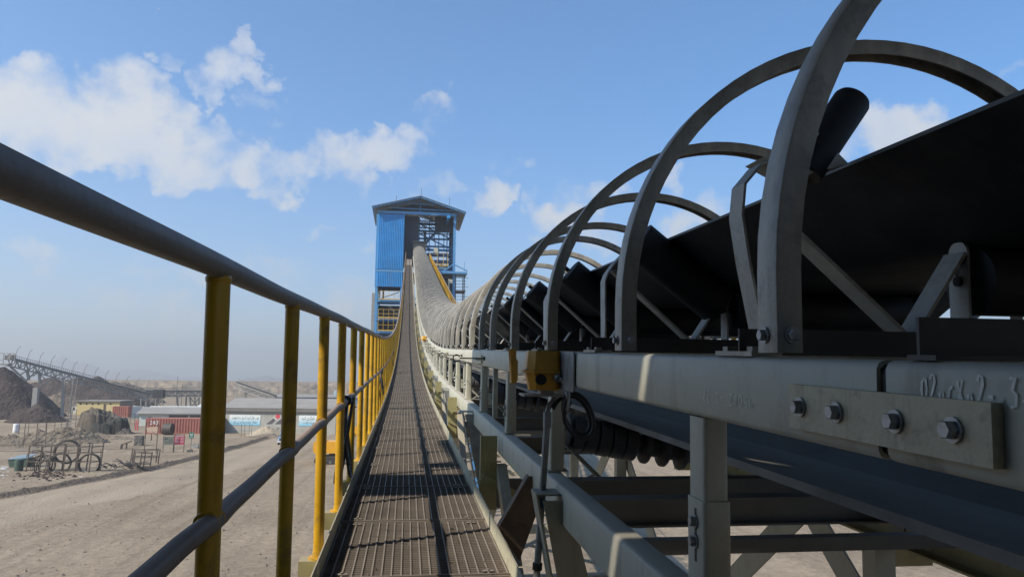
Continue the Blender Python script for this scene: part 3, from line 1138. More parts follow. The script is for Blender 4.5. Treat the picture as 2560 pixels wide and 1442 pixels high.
# ------------------------------------------------------------------ pull-cord switches
def switch(label, Y, wired):
    sw = thing('pull_cord_switch', label, 'switch', T(.62, Y, -.20), 'pull-cord switches on the stringer')
    base = TM(Y)

    def oct_(w, d, c):
        return [(-w / 2 + c, -d / 2), (w / 2 - c, -d / 2), (w / 2, -d / 2 + c), (w / 2, d / 2 - c), (w / 2 - c, d / 2), (-w / 2 + c, d / 2), (-w / 2, d / 2 - c), (-w / 2, -d / 2 + c)]

    def stack(name, lv, m, sm=35):
        mb = MB()
        fr = []
        for n, k in lv:
            fr.append((Vector((.620, 0, n)), Vector((k * .9, 0, 0)), Vector((0, k * .9, 0))))
        mb.sweep(oct_(.185, .15, .035), fr)
        return mb.build(name, m, sw, sm, M=base)
    stack('cover', [(-.088, 1), (-.078, .98), (-.012, .92), (-.003, .86)], M['orange'])
    stack('flange', [(-.104, 1.02), (-.102, 1.13), (-.090, 1.13), (-.0885, 1.02)], M['orange'])
    b = stack('housing', [(-.178, .80), (-.150, .86), (-.104, .96)], M['orange'])
    mb = MB()
    mb.cyl((.595, -.062, -.130), (.595, -.082, -.130), .024, 16)
    mb.build('plug', M['rubber'], b, 40, M=base)
    for x, y in ((.53, -.07), (.70, -.07)):
        mb = MB()
        hexbolt(mb, (x, y, -.090), (0, 0, 1), .006, .006, False)
        mb.build('bolt', M['bolt'], b, 40, M=base)
    mb = MB()
    for yy in (-.028, .02):
        mb.prism([(.46, .0), (.475, .004), (.49, 0), (.49, -.04), (.498, -.05), (.498, -.135), (.488, -.15), (.470, -.15), (.465, -.04)], (0, yy, 0), (1, 0, 0), (0, 0, 1), (0, .009, 0))
    mb.box2((.47, -.019, -.148), (.494, .02, -.05))
    mb.cyl((.477, -.045, -.010), (.477, .045, -.010), .006, 8)
    mb.build('lever', M['orange'], sw, 35, M=base)
    MB().box2((.52, -.075, -.205), (.70, .075, -.197)).box2((.60, -.04, -.197), (.66, .04, -.176)).build('foot_plate', M['galv'], sw, M=base)
    mb = MB().sweep(rrect(.36, .168, .014), [(Vector((x_, -.13, -.088)), Vector((0, 1, 0)), Vector((0, 0, 1))) for x_ in (.688, .695)])
    mb.sweep(rrect(.010, .10, .005), [(Vector((x_, -.20, -.085)), Vector((0, 1, 0)), Vector((0, 0, 1))) for x_ in (.6868, .688)])
    mb.build('bracket_plate', M['conduit'], sw, 40, M=base)
    if wired:
        mb = MB()
        mb.lathe((.665, -.065, -.118), (.6, -.72, -.35), [(0, .017), (.012, .017), (.012, .022), (.022, .022), (.022, .014), (.04, .013)], 12)
        mb.build('cable_gland', M['conduit'], b, 40, M=base)
        mb = MB()
        pts = [(.69, -.094, -.134), (.705, -.11, -.15), (.71, -.112, -.20), (.706, -.11, -.26)]
        mb.tube(pts, .011, 10)
        mb.build('tape_sleeve', M['bolt'], b, 50, M=base)
    return sw


SWY = 3.32
switch('orange pull-cord switch box with coiled black cable and conduit below it', SWY, True)
switch('small orange pull-cord switch farther up the stringer, beside the foot of the steep part', 25.6, False)
# its cable and the conduit that carries it
cb = MB()
base = TM(SWY)


def smooth_path(pts, n=8):
    out = []
    P = [Vector(p) for p in pts]
    P = [2 * P[0] - P[1]] + P + [2 * P[-1] - P[-2]]
    for i in range(1, len(P) - 2):
        for k in range(n):
            t_ = k / n
            a, b, c, d = P[i - 1], P[i], P[i + 1], P[i + 2]
            out.append(.5 * ((2 * b) + (c - a) * t_ + (2 * a - 5 * b + 4 * c - d) * t_ ** 2 + (3 * b - a - 3 * c + d) * t_ ** 3))
    out.append(P[-2])
    return out


cc = Vector((.765, -.06, -.285))
loop = [(.706, -.11, -.20), (.695, -.11, -.25)]
for t_ in range(0, 22):
    a = R(195 + 360 * t_ / 12)
    loop.append((cc.x + (.072 - .0009 * t_) * math.cos(a) - .25 * .1 * math.sin(a), -.085 + .0022 * t_, cc.z + (.108 - .0014 * t_) * math.sin(a)))
loop += [(.73, -.06, -.24), (.69, -.05, -.215), (.655, -.045, -.26)]
cb.tube(smooth_path(loop, 4), .0092, 8)
o = cb.build('coiled_cable', M['cable'], None, 60, M=base)
tag(o, 'black cable coiled in two loops, hanging right of the orange switch box', 'cable')
mb = MB()
mb.tube([base @ v for v in smooth_path([(.665, -.02, -.20), (.66, -.03, -.225), (.64, -.035, -.25), (.632, -.035, -.285)], 5)], .012, 10)
mb.cyl(base @ Vector((.633, -.035, -.275)), base @ Vector((.632, -.035, -.345)), .0185, 12)
mb.cyl(base @ Vector((.632, -.035, -.33)), base @ Vector((.575, -.035, -1.3)), .0155, 12)
mb.build('conduit_pipe', M['conduit'], None, 50)
o = bpy.data.objects['conduit_pipe']
tag(o, 'thin grey conduit pipe running down below the orange switch box', 'pipe')
for n in (-.66, -.93):
    x = .632 - .057 * (n + .33) / -.97
    MB().cyl(base @ Vector((x, -.035, n)), base @ Vector((x - .002, -.035, n - .03)), .022, 8).build('clamp', M['bluetape'] if n > -.8 else M['dark'], o)

# cables looped over the mid rail
def hang(label, Y, nl, seed, drop, wid):
    rr_ = random.Random(seed)
    mb = MB()
    for k in range(nl):
        d = drop * rr_.uniform(.75, 1.15)
        w = wid * rr_.uniform(.6, 1.2)
        y0 = Y + rr_.uniform(-.07, .05)
        x0 = -.41 + rr_.uniform(-.03, .03)
        pts = []
        for i in range(25):
            a = 2 * math.pi * i / 24
            xx = x0 + .035 * math.cos(a) * (1 if k % 2 else -1)
            yy = y0 + w * math.sin(a) * (.35 + .65 * (1 - math.cos(a)) / 2)
            pts.append(T(xx, yy, -.375 + .03 - d * (1 - math.cos(a)) / 2))
        mb.tube(pts, .0095, 7, closed=True)
    mb.tube([T(-.41 + .03 * math.cos(a), Y + .01 * math.sin(a * 3), -.375 + .03 * math.sin(a)) for a in [2 * math.pi * i / 12 for i in range(12)]], .011, 6, closed=True)
    o = mb.build('hanging_cable', M['cable'], None, 60)
    return tag(o, label, 'cable', 'cables hung on the mid rail')


hang('long loops of black cable hung over the mid rail at the fourth post', 5.35, 5, 3, .55, .16)
hang('smaller black cable coil hung on the mid rail farther up the walkway', 12.4, 5, 5, .42, .2)
hang('third and farthest cable coil tied to the handrail near the foot of the climb', 22.5, 4, 6, .5, .25)

# ------------------------------------------------------------------ blue head tower at the top
TY0, TY1 = 118.0, 130.0
TXL, TXM, TXR = -4.9, -.95, 7.3


def Z(z):
    return z + H


HAZE_COL = (.93, .92, .90, 1)
HAZE_DENS = .00058

tower = thing('head_tower', 'tall blue steel head house with gabled roof where the conveyor ends', 'tower', Vector((1.2, 127, 0)))
BS, BC, DC = M['bluesteel'], M['blueclad'], M['shadeclad']


def part(name, mb, m, parent=tower, sm=None):
    return mb.build(name, m, parent, sm)


def corrugated(p0, p1, z0, z1, pitch=.28, d=.05, off=(0, 0)):
    """upright corrugated sheet from p0 to p1 (x,y)"""
    p0, p1 = Vector((*p0, 0)), Vector((*p1, 0))
    dv = p1 - p0
    ln = dv.length
    e = dv.normalized()
    nv = Vector((e.y, -e.x, 0))
    pts = []
    n = max(1, int(ln / pitch))
    for i in range(n):
        for fr, o in ((0, 0), (.35, 0), (.45, d), (.9, d)):
            pts.append(p0 + e * (ln * (i + fr) / n) + nv * o)
    pts.append(p1)
    mb = MB()
    k = len(pts)
    vs = [v + Vector((0, 0, z0)) for v in pts] + [v + Vector((0, 0, z1)) for v in pts]
    vs += [v - nv * .02 for v in vs]
    fs = [(i, i + 1, k + i + 1, k + i) for i in range(k - 1)] + [(2 * k + i, 3 * k + i, 3 * k + i + 1, 2 * k + i + 1) for i in range(k - 1)]
    fs += [(k + i, k + i + 1, 3 * k + i + 1, 3 * k + i) for i in range(k - 1)] + [(i, 2 * k + i, 2 * k + i + 1, i + 1) for i in range(k - 1)]
    return mb.add(vs, fs)


# columns
for x, y in ((TXL, TY0), (TXM, TY0), (TXR, TY0), (TXL, TY1), (TXR, TY1), (TXL, 124), (TXR, 124), (2.8, TY1)):
    mb = MB()
    zb = 0 if not (x == TXR and y == TY0) else 0
    for s in (-1, 1):
        mb.box2((x - .2, y + s * .19 - .012, zb), (x + .2, y + s * .19 + .012, Z(27)))
    mb.box2((x - .012, y - .178, zb), (x + .012, y + .178, Z(27)))
    part('column', mb, BS)
# front cladding upper and lower
part('cladding', corrugated((TXL - .05, TY0 - .26), (TXM + .1, TY0 - .26), Z(18.05), Z(26.95), .27, .07), BC)
part('cladding', corrugated((TXL - .05, TY0 - .26), (TXM + .05, TY0 - .26), Z(15.25), Z(17.55), .27, .07), BC)
part('cladding', corrugated((TXL - .24, TY1), (TXL - .24, TY0 - .2), Z(15.25), Z(26.95), .27, .05), BC)
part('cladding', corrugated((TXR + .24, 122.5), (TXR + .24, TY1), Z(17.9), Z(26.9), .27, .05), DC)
part('cladding', corrugated((TXM + .1, TY0 + 1.6), (1.55, TY0 + 1.6), Z(18.6), Z(27.2), .27, .05), DC)  # inner wall, its lack of light put into the dark colour
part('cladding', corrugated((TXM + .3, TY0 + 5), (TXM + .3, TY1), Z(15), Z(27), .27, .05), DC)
part('cladding', corrugated((4.2, TY0 + 3), (TXR, TY0 + 3), Z(25.0), Z(27.6), .27, .05), DC)  # shade of the upper right corner put in as a dark sheet
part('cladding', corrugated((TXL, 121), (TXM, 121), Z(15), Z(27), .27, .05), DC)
# beams across the front
mb = MB()
mb.box2((TXL - .1, TY0 - .30, Z(17.6)), (TXM + .2, TY0 - .1, Z(17.98)))
part('front_beam', mb, BS)
mb = MB()
mb.box2((TXL - .1, TY0 - .2, Z(27.1)), (TXR + .3, TY0 + .1, Z(27.55)))
part('front_beam', mb, BS)
part('crane_beam', MB().bar((6.2, TY0 - 1.6, Z(26.6)), (6.2, TY0 + 10, Z(26.6)), .35, .5).box((6.2, TY0 - 1.62, Z(26.6)), (.6, .02, .3)), BC)
for y in (118, 124, 129.6):
    mb = MB()
    for z in (17.9, 22.5):
        if y > 118 or z < 18:
            x0 = TXM if (y < 120) else TXL
            x1 = TXR
            if y < 120:
                x0 = 4.0
            mb.bar((x0, y, Z(z)), (x1, y, Z(z)), .25, .35)
    part('cross_girder', mb, BS)
# open lattice on the far wall and the right side
mb = MB()
YL = TY0 + 6
for i in range(8):
    z = 17.9 + 1.3 * i
    mb.bar((1.5, YL, Z(z)), (TXR, YL, Z(z)), .2, .30)
for x in (1.7, 3.4, 5.0, 6.4):
    mb.bar((x, YL - .2, Z(17.6)), (x, YL - .2, Z(28)), .16, .16, up=(0, 1, 0))
for i in range(6):
    z = 18.2 + 1.7 * i
    mb.bar((1.6, YL - .35, Z(z + 1.9)), (TXR, YL - .35, Z(z - .7)), .14, .2)
mb.bar((1.6, YL + .2, Z(22.3)), (6.6, YL + .2, Z(28)), .2, .45)
part('rear_lattice', mb, BS)
mb = MB()
for i in range(8):
    z = 18.2 + 1.15 * i
    mb.bar((TXR, TY0, Z(z)), (TXR, 123, Z(z)), .1, .12)
mb.bar((TXR, TY0, Z(18)), (TXR, 123, Z(26.8)), .12, .12)
part('side_lattice', mb, M['dark'])
mb = MB()
for k in range(5):
    y = 119.5 + 2.5 * k
    mb.bar((1.7, y, Z(20.0)), (TXR, y, Z(20.0)), .12, .14)
    mb.bar((TXM, y, Z(26.4)), (TXR, y, Z(26.4)), .14, .2)
    for i in range(5):
        xa = TXM + 1.65 * i
        mb.bar((xa, y, Z(26.4)), (xa + .82, y, Z(27.6)), .08, .08)
        mb.bar((xa + .82, y, Z(27.6)), (xa + 1.65, y, Z(26.4)), .08, .08)
for i in range(4):
    mb.bar((2.4 + 1.6 * i, 119, Z(24.2)), (3.4 + 1.4 * i, 130, Z(23.6)), .12, .14)
part('roof_truss', mb, M['dark'])
# floors
part('floor_deck', MB().box2((TXL, TY0 + .3, Z(17.55)), (TXR, TY1 - .2, Z(17.7))), M['dark'])
for zr in (14.54, 11.63, 10.14):
    zd = zr - 1.35
    if zr < 11:
        zd = zr - 1.9
    part('floor_deck', MB().box2((TXL, TY0 - .15, Z(zd) - .32), (TXM + .1, TY0 + 4, Z(zd))), BS)
    mb = MB()
    for i in range(5):
        x = TXL + .45 + (TXM - TXL - .8) * i / 4
        mb.bar((x, TY0 - .3, Z(zd)), (x, TY0 - .3, Z(zr)), .05, .05, up=(0, 1, 0))
    for f in (0, .5):
        zz = Z(zr) - f * (zr - zd)
        mb.bar((TXL + .4, TY0 - .3, zz), (TXM - .3, TY0 - .3, zz), .05, .05)
    mb.box2((TXL + .4, TY0 - .32, Z(zd) + .02), (TXM - .3, TY0 - .29, Z(zd) + .17))
    part('railing', mb, M['yellow2'])
    mb = MB()
    mb.bar((TXL + .3, 119.5, Z(zd) + .2), (TXM - .4, 121.5, Z(zd) + 1.7), .2, .1)
    mb.bar((TXL + 1.0, 121, Z(zd)), (TXL + 1.0, 121, Z(zd) + 2.0), .25, .25, up=(0, 1, 0))
    part('stair_flight', mb, M['dark'])
part('rear_panel', MB().box2((TXL + .2, 123.0, 0), (TXM - .2, 123.1, Z(12.8))), DC)  # dark sheet stands in for the unlit interior
# roof: two pitched sheets with deep eaves, gable girts
apx, apz = 1.69, 29.95
for (xe, ze) in ((-5.95, 27.95), (9.0, 27.6)):
    mb = MB()
    e = Vector((xe, 0, Z(ze)))
    a = Vector((apx, 0, Z(apz)))
    for (y0, y1) in ((116.6, 131.6),):
        mb.add([Vector((e.x, y0, e.z)), Vector((a.x, y0, a.z)), Vector((a.x, y1, a.z)), Vector((e.x, y1, e.z)),
                Vector((e.x, y0, e.z - .09)), Vector((a.x, y0, a.z - .09)), Vector((a.x, y1, a.z - .09)), Vector((e.x, y1, e.z - .09))],
               [(0, 1, 2, 3), (7, 6, 5, 4), (0, 4, 5, 1), (1, 5, 6, 2), (2, 6, 7, 3), (3, 7, 4, 0)])
    part('roof', mb, M['roofgrey'])
    mb = MB()
    for i in range(1, 7):
        p = e.lerp(a, i / 7)
        mb.bar((p.x, 116.7, p.z - .2), (p.x, 131.4, p.z - .2), .1, .2)
    mb.bar((e.x, 116.75, e.z - .22), (a.x, 116.75, a.z - .22), .1, .22)
    part('purlin', mb, BS)
mb = MB()
mb.bar((apx - 4.3, 118, Z(28.45)), (apx, 118, Z(29.55)), .1, .14)
mb.bar((apx - 2.2, 118, Z(28.9)), (apx + 2.4, 118, Z(28.85)), .1, .14)
mb.bar((apx - 5, 118, Z(28.1)), (apx + 5.2, 118, Z(27.95)), .1, .14)
mb.bar((apx, 118, Z(27.5)), (apx, 118, Z(29.7)), .1, .1, up=(0, 1, 0))
part('gable_girt', mb, BS)
mb = MB()
mb.prism([(-5.2, 27.6), (apx, 29.5), (8.2, 27.4)], (0, 119.4, H), (1, 0, 0), (0, 0, 1), (0, .06, 0))
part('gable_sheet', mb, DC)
for x, h, b in ((-2.2, .95, 28.95), (1.75, 1.35, 29.9), (6.3, 1.5, 28.4)):
    part('lightning_rod', MB().cyl((x, 117, Z(b)), (x + .05, 117, Z(b + h)), .035, 6), M['dark'])
# right side platform on brackets, with stair cage below
mb = MB()
mb.box2((4.6, TY0 - 1.0, Z(17.55)), (9.4, TY0 + 3, Z(17.85)))
mb.bar((5.2, TY0 - .9, Z(17.7)), (7.2, TY0 - .9, Z(19.1)), .12, .18)
mb.bar((7.3, TY0 - .9, Z(19.0)), (9.4, TY0 - .9, Z(18.0)), .12, .18)
mb.bar((8.9, TY0 - .9, Z(17.8)), (8.9, TY0 - .9, Z(19.5)), .07, .07, up=(0, 1, 0))
part('side_platform', mb, BS)
mb = MB()
for x in (5.3, 6.7, 7.6, 9.0):
    for y in (TY0, TY0 + 3):
        mb.bar((x, y, 0), (x, y, Z(17.5)), .14, .14, up=(0, 1, 0))
for i in range(16):
    z = 9.5 + .5 * i
    mb.bar((7.4, TY0 - .1, Z(z)), (9.3 + (.35 if i % 3 == 0 else 0), TY0 - .1, Z(z)), .06, .06)
for z in (10, 12.4, 14.8):
    mb.box2((5.2, TY0 - .2, Z(z)), (9.2, TY0 + 3, Z(z) + .12))
part('stair_cage', mb, M['dark'])
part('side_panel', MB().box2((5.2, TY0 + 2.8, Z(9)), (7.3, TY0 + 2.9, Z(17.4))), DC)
# yellow landing inside and small cabinets
mb = MB()
for x in (3.6, 4.6, 5.6, 6.3):
    mb.bar((x, TY0 + .5, Z(19.0)), (x, TY0 + .5, Z(21.1)), .07, .07, up=(0, 1, 0))
for z in (19.3, 20.2, 21.05):
    mb.bar((3.6, TY0 + .5, Z(z)), (6.3, TY0 + .5, Z(z)), .07, .07)
mb.box2((3.6, TY0 + .45, Z(18.95)), (6.4, TY0 + 1.6, Z(19.1)))
part('landing_railing', mb, M['yellow2'])
part('control_cabinet', MB().box2((4.05, TY0 + 1, Z(20.9)), (4.75, TY0 + 1.4, Z(22.0))).box2((4.1, TY0 + .97, Z(21.0)), (4.7, TY0 + 1.0, Z(21.9))), M['cream'])
part('head_chute', MB().box2((.68, TY0 - .3, Z(20.6)), (2.75, TY0 + 2.5, Z(22.7))).box2((.55, TY0 - .4, Z(22.55)), (2.85, TY0 - .3, Z(22.75))), M['dark'])
mb = MB()
mb.bar((6.45, TY0 - 1.4, Z(8)), (6.45, TY0 - 1.4, Z(16.6)), .18, .18, up=(0, 1, 0))
mb.box2((6.3, TY0 - 1.55, Z(15.9)), (7.0, TY0 - 1.4, Z(16.5)))
mb.box2((6.5, TY0 - 1.57, Z(16.05)), (6.8, TY0 - 1.55, Z(16.35)))
part('sign_post', mb, M['cream'])

# concrete pillar left of the tower
mb = MB().box2((-5.62, 119.5, 0), (-5.02, 123, Z(14.4)))
for z in range(2, 22, 3):
    mb.box2((-5.64, 119.48, z), (-5.0, 119.5, z + .03))
o = mb.build('concrete_pillar', M['concrete'])
tag(o, 'tall plain grey concrete pillar standing behind the left side of the blue tower', 'pillar')

# ------------------------------------------------------------------ unseen roof and walls (behind and above the lens), added and shaped to shade the near end
hs = thing('shade_house', 'unseen roof and dark walls behind the viewpoint, added to shade the near conveyor', 'shade structure', Vector((1, 0, 0)))
hz = H + 4.5
RF = MB()
# roof deck outline, shaped for the shadows it throws: main deck over the belt, a step over the walkway end, a projecting plank
RF.box2((-4.75, -9.0, hz), (6.5, -.09, hz + .12))
RF.box2((-4.75, 0, hz), (6.5, 5.84, hz + .12))
RF.box2((-3.55, -.09, hz), (6.5, 0, hz + .12))      # stops short: gap shaped to let a sliver of sun onto the beams
RF.box2((-5.35, -9.0, hz), (-4.75, .65, hz + .12))
RF.box2((-6.3, 2.70, hz + .02), (-4.75, 3.55, hz + .10))
RF.build('roof', M['roofgrey'], hs)
MB().box2((-5.5, -9.1, 0), (.6, -9.0, hz)).build('wall', M['shadeclad'], hs)  # dark walls added to hold sky light off the near posts and hoops
MB().box2((6.5, -9, hz - 1.6), (6.55, 4, hz)).build('wall', M['shadeclad'], hs)
MB().box2((-5.4, -9, 0), (-5.35, .65, hz)).build('wall', M['shadeclad'], hs)
MB().box2((-5.4, .65, 0), (-5.35, 3.2, H + 2.8)).build('wall', M['shadeclad'], hs)  # low extension added to dim the nearest posts
for x, y in ((5.2, 4.2), (5.2, -8), (-5.1, -8.5)):
    mb = MB().bar((x, y, 0), (x, y, hz), .25, .25, up=(0, 1, 0))
    mb.build('column', M['bluesteel'], hs)
mb = MB()
for y in (-8.5, -2, 4.2):
    mb.bar((-4.7, y, hz - .2), (6.4, y, hz - .2), .2, .3)
mb.build('rafter', M['bluesteel'], hs)

# ------------------------------------------------------------------ yard, road, far terrain
def ridge(az):
    return 0


def ground_mat():
    m = bpy.data.materials.new('yard_dirt')
    m.use_nodes = True
    nt = m.node_tree
    bs = nt.nodes['Principled BSDF']
    bs.inputs['Roughness'].default_value = .95
    bs.inputs['Specular IOR Level'].default_value = .15
    geo = N(nt, 'ShaderNodeNewGeometry')

    def noise(sc, det=8, rg=.6, vec=None):
        n = N(nt, 'ShaderNodeTexNoise')
        n.inputs['Scale'].default_value = sc
        n.inputs['Detail'].default_value = det
        n.inputs['Roughness'].default_value = rg
        L(nt, vec or geo.outputs['Position'], n.inputs['Vector'])
        return n.outputs['Fac']

    def ramp(f, stops):
        c = N(nt, 'ShaderNodeValToRGB')
        e = c.color_ramp.elements
        e[0].position, e[0].color = stops[0][0], (*stops[0][1], 1)
        e[1].position, e[1].color = stops[-1][0], (*stops[-1][1], 1)
        for p, col in stops[1:-1]:
            x = e.new(p)
            x.color = (*col, 1)
        L(nt, f, c.inputs['Fac'])
        return c.outputs['Color']

    def mix(f, a, b):
        x = N(nt, 'ShaderNodeMix', data_type='RGBA')
        L(nt, f, x.inputs['Factor'])
        for s, v in (('A', a), ('B', b)):
            if isinstance(v, tuple):
                x.inputs[s].default_value = (*v, 1)
            else:
                L(nt, v, x.inputs[s])
        return x.outputs['Result']
    c = ramp(noise(.09), [(.3, (.225, .175, .122)), (.5, (.29, .23, .164)), (.7, (.335, .268, .192))])
    fine = ramp(noise(2.2, 10, .7), [(.3, (.62, .62, .62)), (.65, (1.12, 1.12, 1.12))])
    mu = N(nt, 'ShaderNodeMix', data_type='RGBA', blend_type='MULTIPLY')
    mu.inputs['Factor'].default_value = .85
    L(nt, c, mu.inputs['A'])
    L(nt, fine, mu.inputs['B'])
    c = mu.outputs['Result']
    # dark spills of ore fines
    mr = N(nt, 'ShaderNodeMapRange')
    mr.inputs['From Min'].default_value = .56
    mr.inputs['From Max'].default_value = .72
    mr.inputs['To Max'].default_value = .55
    L(nt, noise(.035, 9, .65), mr.inputs['Value'])
    c = mix(mr.outputs[0], c, (.115, .098, .085))
    # wheel marks that run with the road
    mp = N(nt, 'ShaderNodeMapping')
    mp.inputs['Rotation'].default_value = (0, 0, R(9))
    mp.inputs['Scale'].default_value = (1.1, .035, 1)
    L(nt, geo.outputs['Position'], mp.inputs['Vector'])
    tr_ = ramp(noise(1.0, 6, .65, mp.outputs[0]), [(.36, (.66, .65, .64)), (.5, (1, 1, 1)), (.64, (1.14, 1.13, 1.12))])
    mu2 = N(nt, 'ShaderNodeMix', data_type='RGBA', blend_type='MULTIPLY')
    mu2.inputs['Factor'].default_value = .5
    L(nt, c, mu2.inputs['A'])
    L(nt, tr_, mu2.inputs['B'])
    c = mu2.outputs['Result']
    # far plain is paler, tan
    sx = N(nt, 'ShaderNodeSeparateXYZ')
    L(nt, geo.outputs['Position'], sx.inputs[0])
    mr = N(nt, 'ShaderNodeMapRange')
    mr.inputs['From Min'].default_value = 260
    mr.inputs['From Max'].default_value = 380
    L(nt, sx.outputs['Y'], mr.inputs['Value'])
    pale = ramp(noise(.03, 10, .75), [(.3, (.17, .13, .09)), (.7, (.32, .25, .17))])
    c = mix(mr.outputs[0], c, pale)
    L(nt, c, bs.inputs['Base Color'])
    bp = N(nt, 'ShaderNodeBump')
    bp.inputs['Strength'].default_value = .9
    bp.inputs['Distance'].default_value = .12
    L(nt, noise(3.5, 9, .72), bp.inputs['Height'])
    L(nt, bp.outputs[0], bs.inputs['Normal'])
    return m


YARD = ground_mat()
# road edge (berm side) seen from the walkway, carried on beyond both ends of the view
RE = [Vector(v) for v in ((-39, 22, 0), (-33.5, 41, 0), (-28.7, 59.6, 0), (-25.6, 70, 0), (-23.7, 78.7, 0), (-21.9, 92, 0), (-20.8, 108, 0), (-20.2, 129, 0), (-19.6, 150, 0))]


def terrain_z(x, y):
    r = np.hypot(x, y)
    z = (fbm2(x * .25, y * .25, 3) - .5) * .16 * np.clip((r - 8) / 30, 0, 1)
    # keep the road lane flat
    ex = np.interp(y, [p.y for p in RE], [p.x for p in RE])
    lane = np.clip(1 - np.abs(x - (ex + 5)) / 8, 0, 1) * (y < 150) * (y > 20)
    z = z * (1 - lane)
    far = np.clip((r - 150) / 120, 0, 1)
    z = z + far * (fbm2(x * .03, y * .03, 9) - .45) * 2.2
    # eroded bluff and the plain on top of it
    a = np.arctan2(x, y)
    edge = 430 + 70 * (fbm2(a * 14, 0 * a, 5) - .5) + 60 * (fbm2(a * 45, 0 * a, 6) - .5)
    s = np.clip((r - edge) / 210, 0, 1)
    s = s * s * (3 - 2 * s)
    top = 9.3 + 1.2 * (fbm2(a * 9, r * .002, 12) - .5)
    mid = np.sin(np.pi * np.clip((r - edge) / 210, 0, 1))
    gul = (np.abs(fbm2(a * 190, r * .03, 21, 5) - .5) * -9 + .8 + 5 * (fbm2(x * .05, y * .05, 23, 4) - .5)) * mid
    z = z + s * top + gul
    lead = np.clip((r - 300) / 170, 0, 1)
    z = z + lead * 2.2 * fbm2(x * .018, y * .018, 14) * (1 - s)
    z = np.where(r > 900, z * np.clip((6500 - r) / 5600, 0, 1) + 8 * (1 - np.clip((6500 - r) / 5600, 0, 1)), z)
    return z - .05


def yard():
    azs = np.concatenate([np.radians(np.arange(-42, 46, .16)), np.radians(np.arange(46, 318, 4.0))])
    rs = np.concatenate([[0.5], np.geomspace(4, 300, 150), np.geomspace(303, 760, 170), np.geomspace(775, 5400, 30)])
    A, RR_ = np.meshgrid(azs, rs)
    A = np.concatenate([A, A[:, :1]], 1)
    RR_ = np.concatenate([RR_, RR_[:, :1]], 1)
    x, y = RR_ * np.sin(A), RR_ * np.cos(A)
    P = np.stack([x, y, terrain_z(x, y)], -1)
    o = MB().grid(P).build('ground', YARD, None, 180)
    tag(o, 'dusty beige mine yard running out to an eroded bluff and plain', None, kind='structure')
    return o


yard()


def gz(x, y):
    return float(terrain_z(np.array([x], float), np.array([y], float))[0])


M['road'] = mat('packed_road', (0.30, 0.243, 0.178), .95, 0, .14, .5, dirt=((.18, .147, .115), .7, .16), bump=.5, bscale=5, spec=.15, stretch=(1.0, .12, 1))
mb = MB()
P = []
for i in range(60):
    f = i / 59 * (len(RE) - 1)
    k = min(int(f), len(RE) - 2)
    p = RE[k].lerp(RE[k + 1], f - k)
    d = (RE[k + 1] - RE[k]).normalized()
    nrm = Vector((d.y, -d.x, 0))
    row = []
    for j in range(12):
        w = 9.2 + .5 * math.sin(i * .8) + .4 * math.sin(i * 2.1)
        q = p + nrm * (w * j / 11 - .2)
        row.append((q.x, q.y, gz(q.x, q.y) + (.028 + .02 * math.sin(j * 2.2) * math.sin(j * .9) if 0 < j < 11 else -.10)))
    P.append(row)
o = MB().grid(np.array(P)).build('dirt_road', M['road'], None, 180)
tag(o, 'packed dirt haul road along a low berm, with wheel marks', None, kind='structure')

# berm of loose dirt on the road's left edge
M['berm'] = mat('berm_dirt', (.135, .108, .082), .95, 0, .35, 1.5, dirt=((.26, .21, .165), .7, 2.5), bump=.8, bscale=4, spec=.1)
P = []
nseg = 260
for i in range(nseg):
    f = i / (nseg - 1) * (len(RE) - 1)
    k = min(int(f), len(RE) - 2)
    p = RE[k].lerp(RE[k + 1], f - k)
    d = (RE[k + 1] - RE[k]).normalized()
    nrm = Vector((d.y, -d.x, 0))
    row = []
    hgt = .34 * (.55 + .9 * float(fbm2(i * .16, 0, 31)))
    for j in range(11):
        s = (j / 10 - .5) * 2
        q = p + nrm * (s * 1.0 - .9 + .3 * (float(fbm2(i * .25, 3, 33)) - .5))
        b = hgt * math.exp(-(s / .48) ** 2) * (.6 + .8 * float(fbm2(q.x * 2.2, q.y * 2.2, 35)))
        row.append((q.x, q.y, gz(q.x, q.y) - .02 + b))
    P.append(row)
o = MB().grid(np.array(P)).build('road_berm', M['berm'], None, 180)
tag(o, 'low dark berm of loose dirt along the haul road', None, kind='structure')

# mountains faint behind the plain
M['hill'] = mat('hill_rock', (.16, .135, .115), .95, 0, .2, .01, spec=.1)


def range_(name, px0, px1, dist, peaks, seed):
    n, m = 110, 16
    P = np.zeros((n, m, 3))
    for i in range(n):
        px = px0 + (px1 - px0) * i / (n - 1)
        v = ray(px, 955)
        h = 0
        for (pc, pw, ph) in peaks:
            h = max(h, ph * (.5 + .5 * math.cos(math.pi * min(1, abs(px - pc) / pw))))
        h = h * (.86 + .28 * float(fbm2(i * .16, 0, seed))) / CAM_F * dist
        hv = Vector((v.x, v.y, 0)).normalized()
        for j in range(m):
            s = j / (m - 1)
            dd = dist + (s - .5) * dist * .22
            rdg = h * (1 - abs(s - .5) * 2) * (.75 + .5 * float(fbm2(i * .33, j * .7, seed + 4)))
            P[i, j] = (hv.x * dd, hv.y * dd, 4 + rdg)
    o = MB().grid(P).build(name, M['hill'], None, None)
    return tag(o, None, None, kind='structure')


range_('hills', -150, 760, 5000, [(150, 230, 52), (40, 200, 42), (330, 220, 30), (480, 160, 14)], 41)
range_('hills', 560, 980, 3600, [(660, 75, 21), (625, 50, 14), (700, 40, 16), (880, 90, 6)], 47)
range_('hills', 1300, 2700, 5000, [(1500, 300, 10), (2000, 500, 12)], 51)

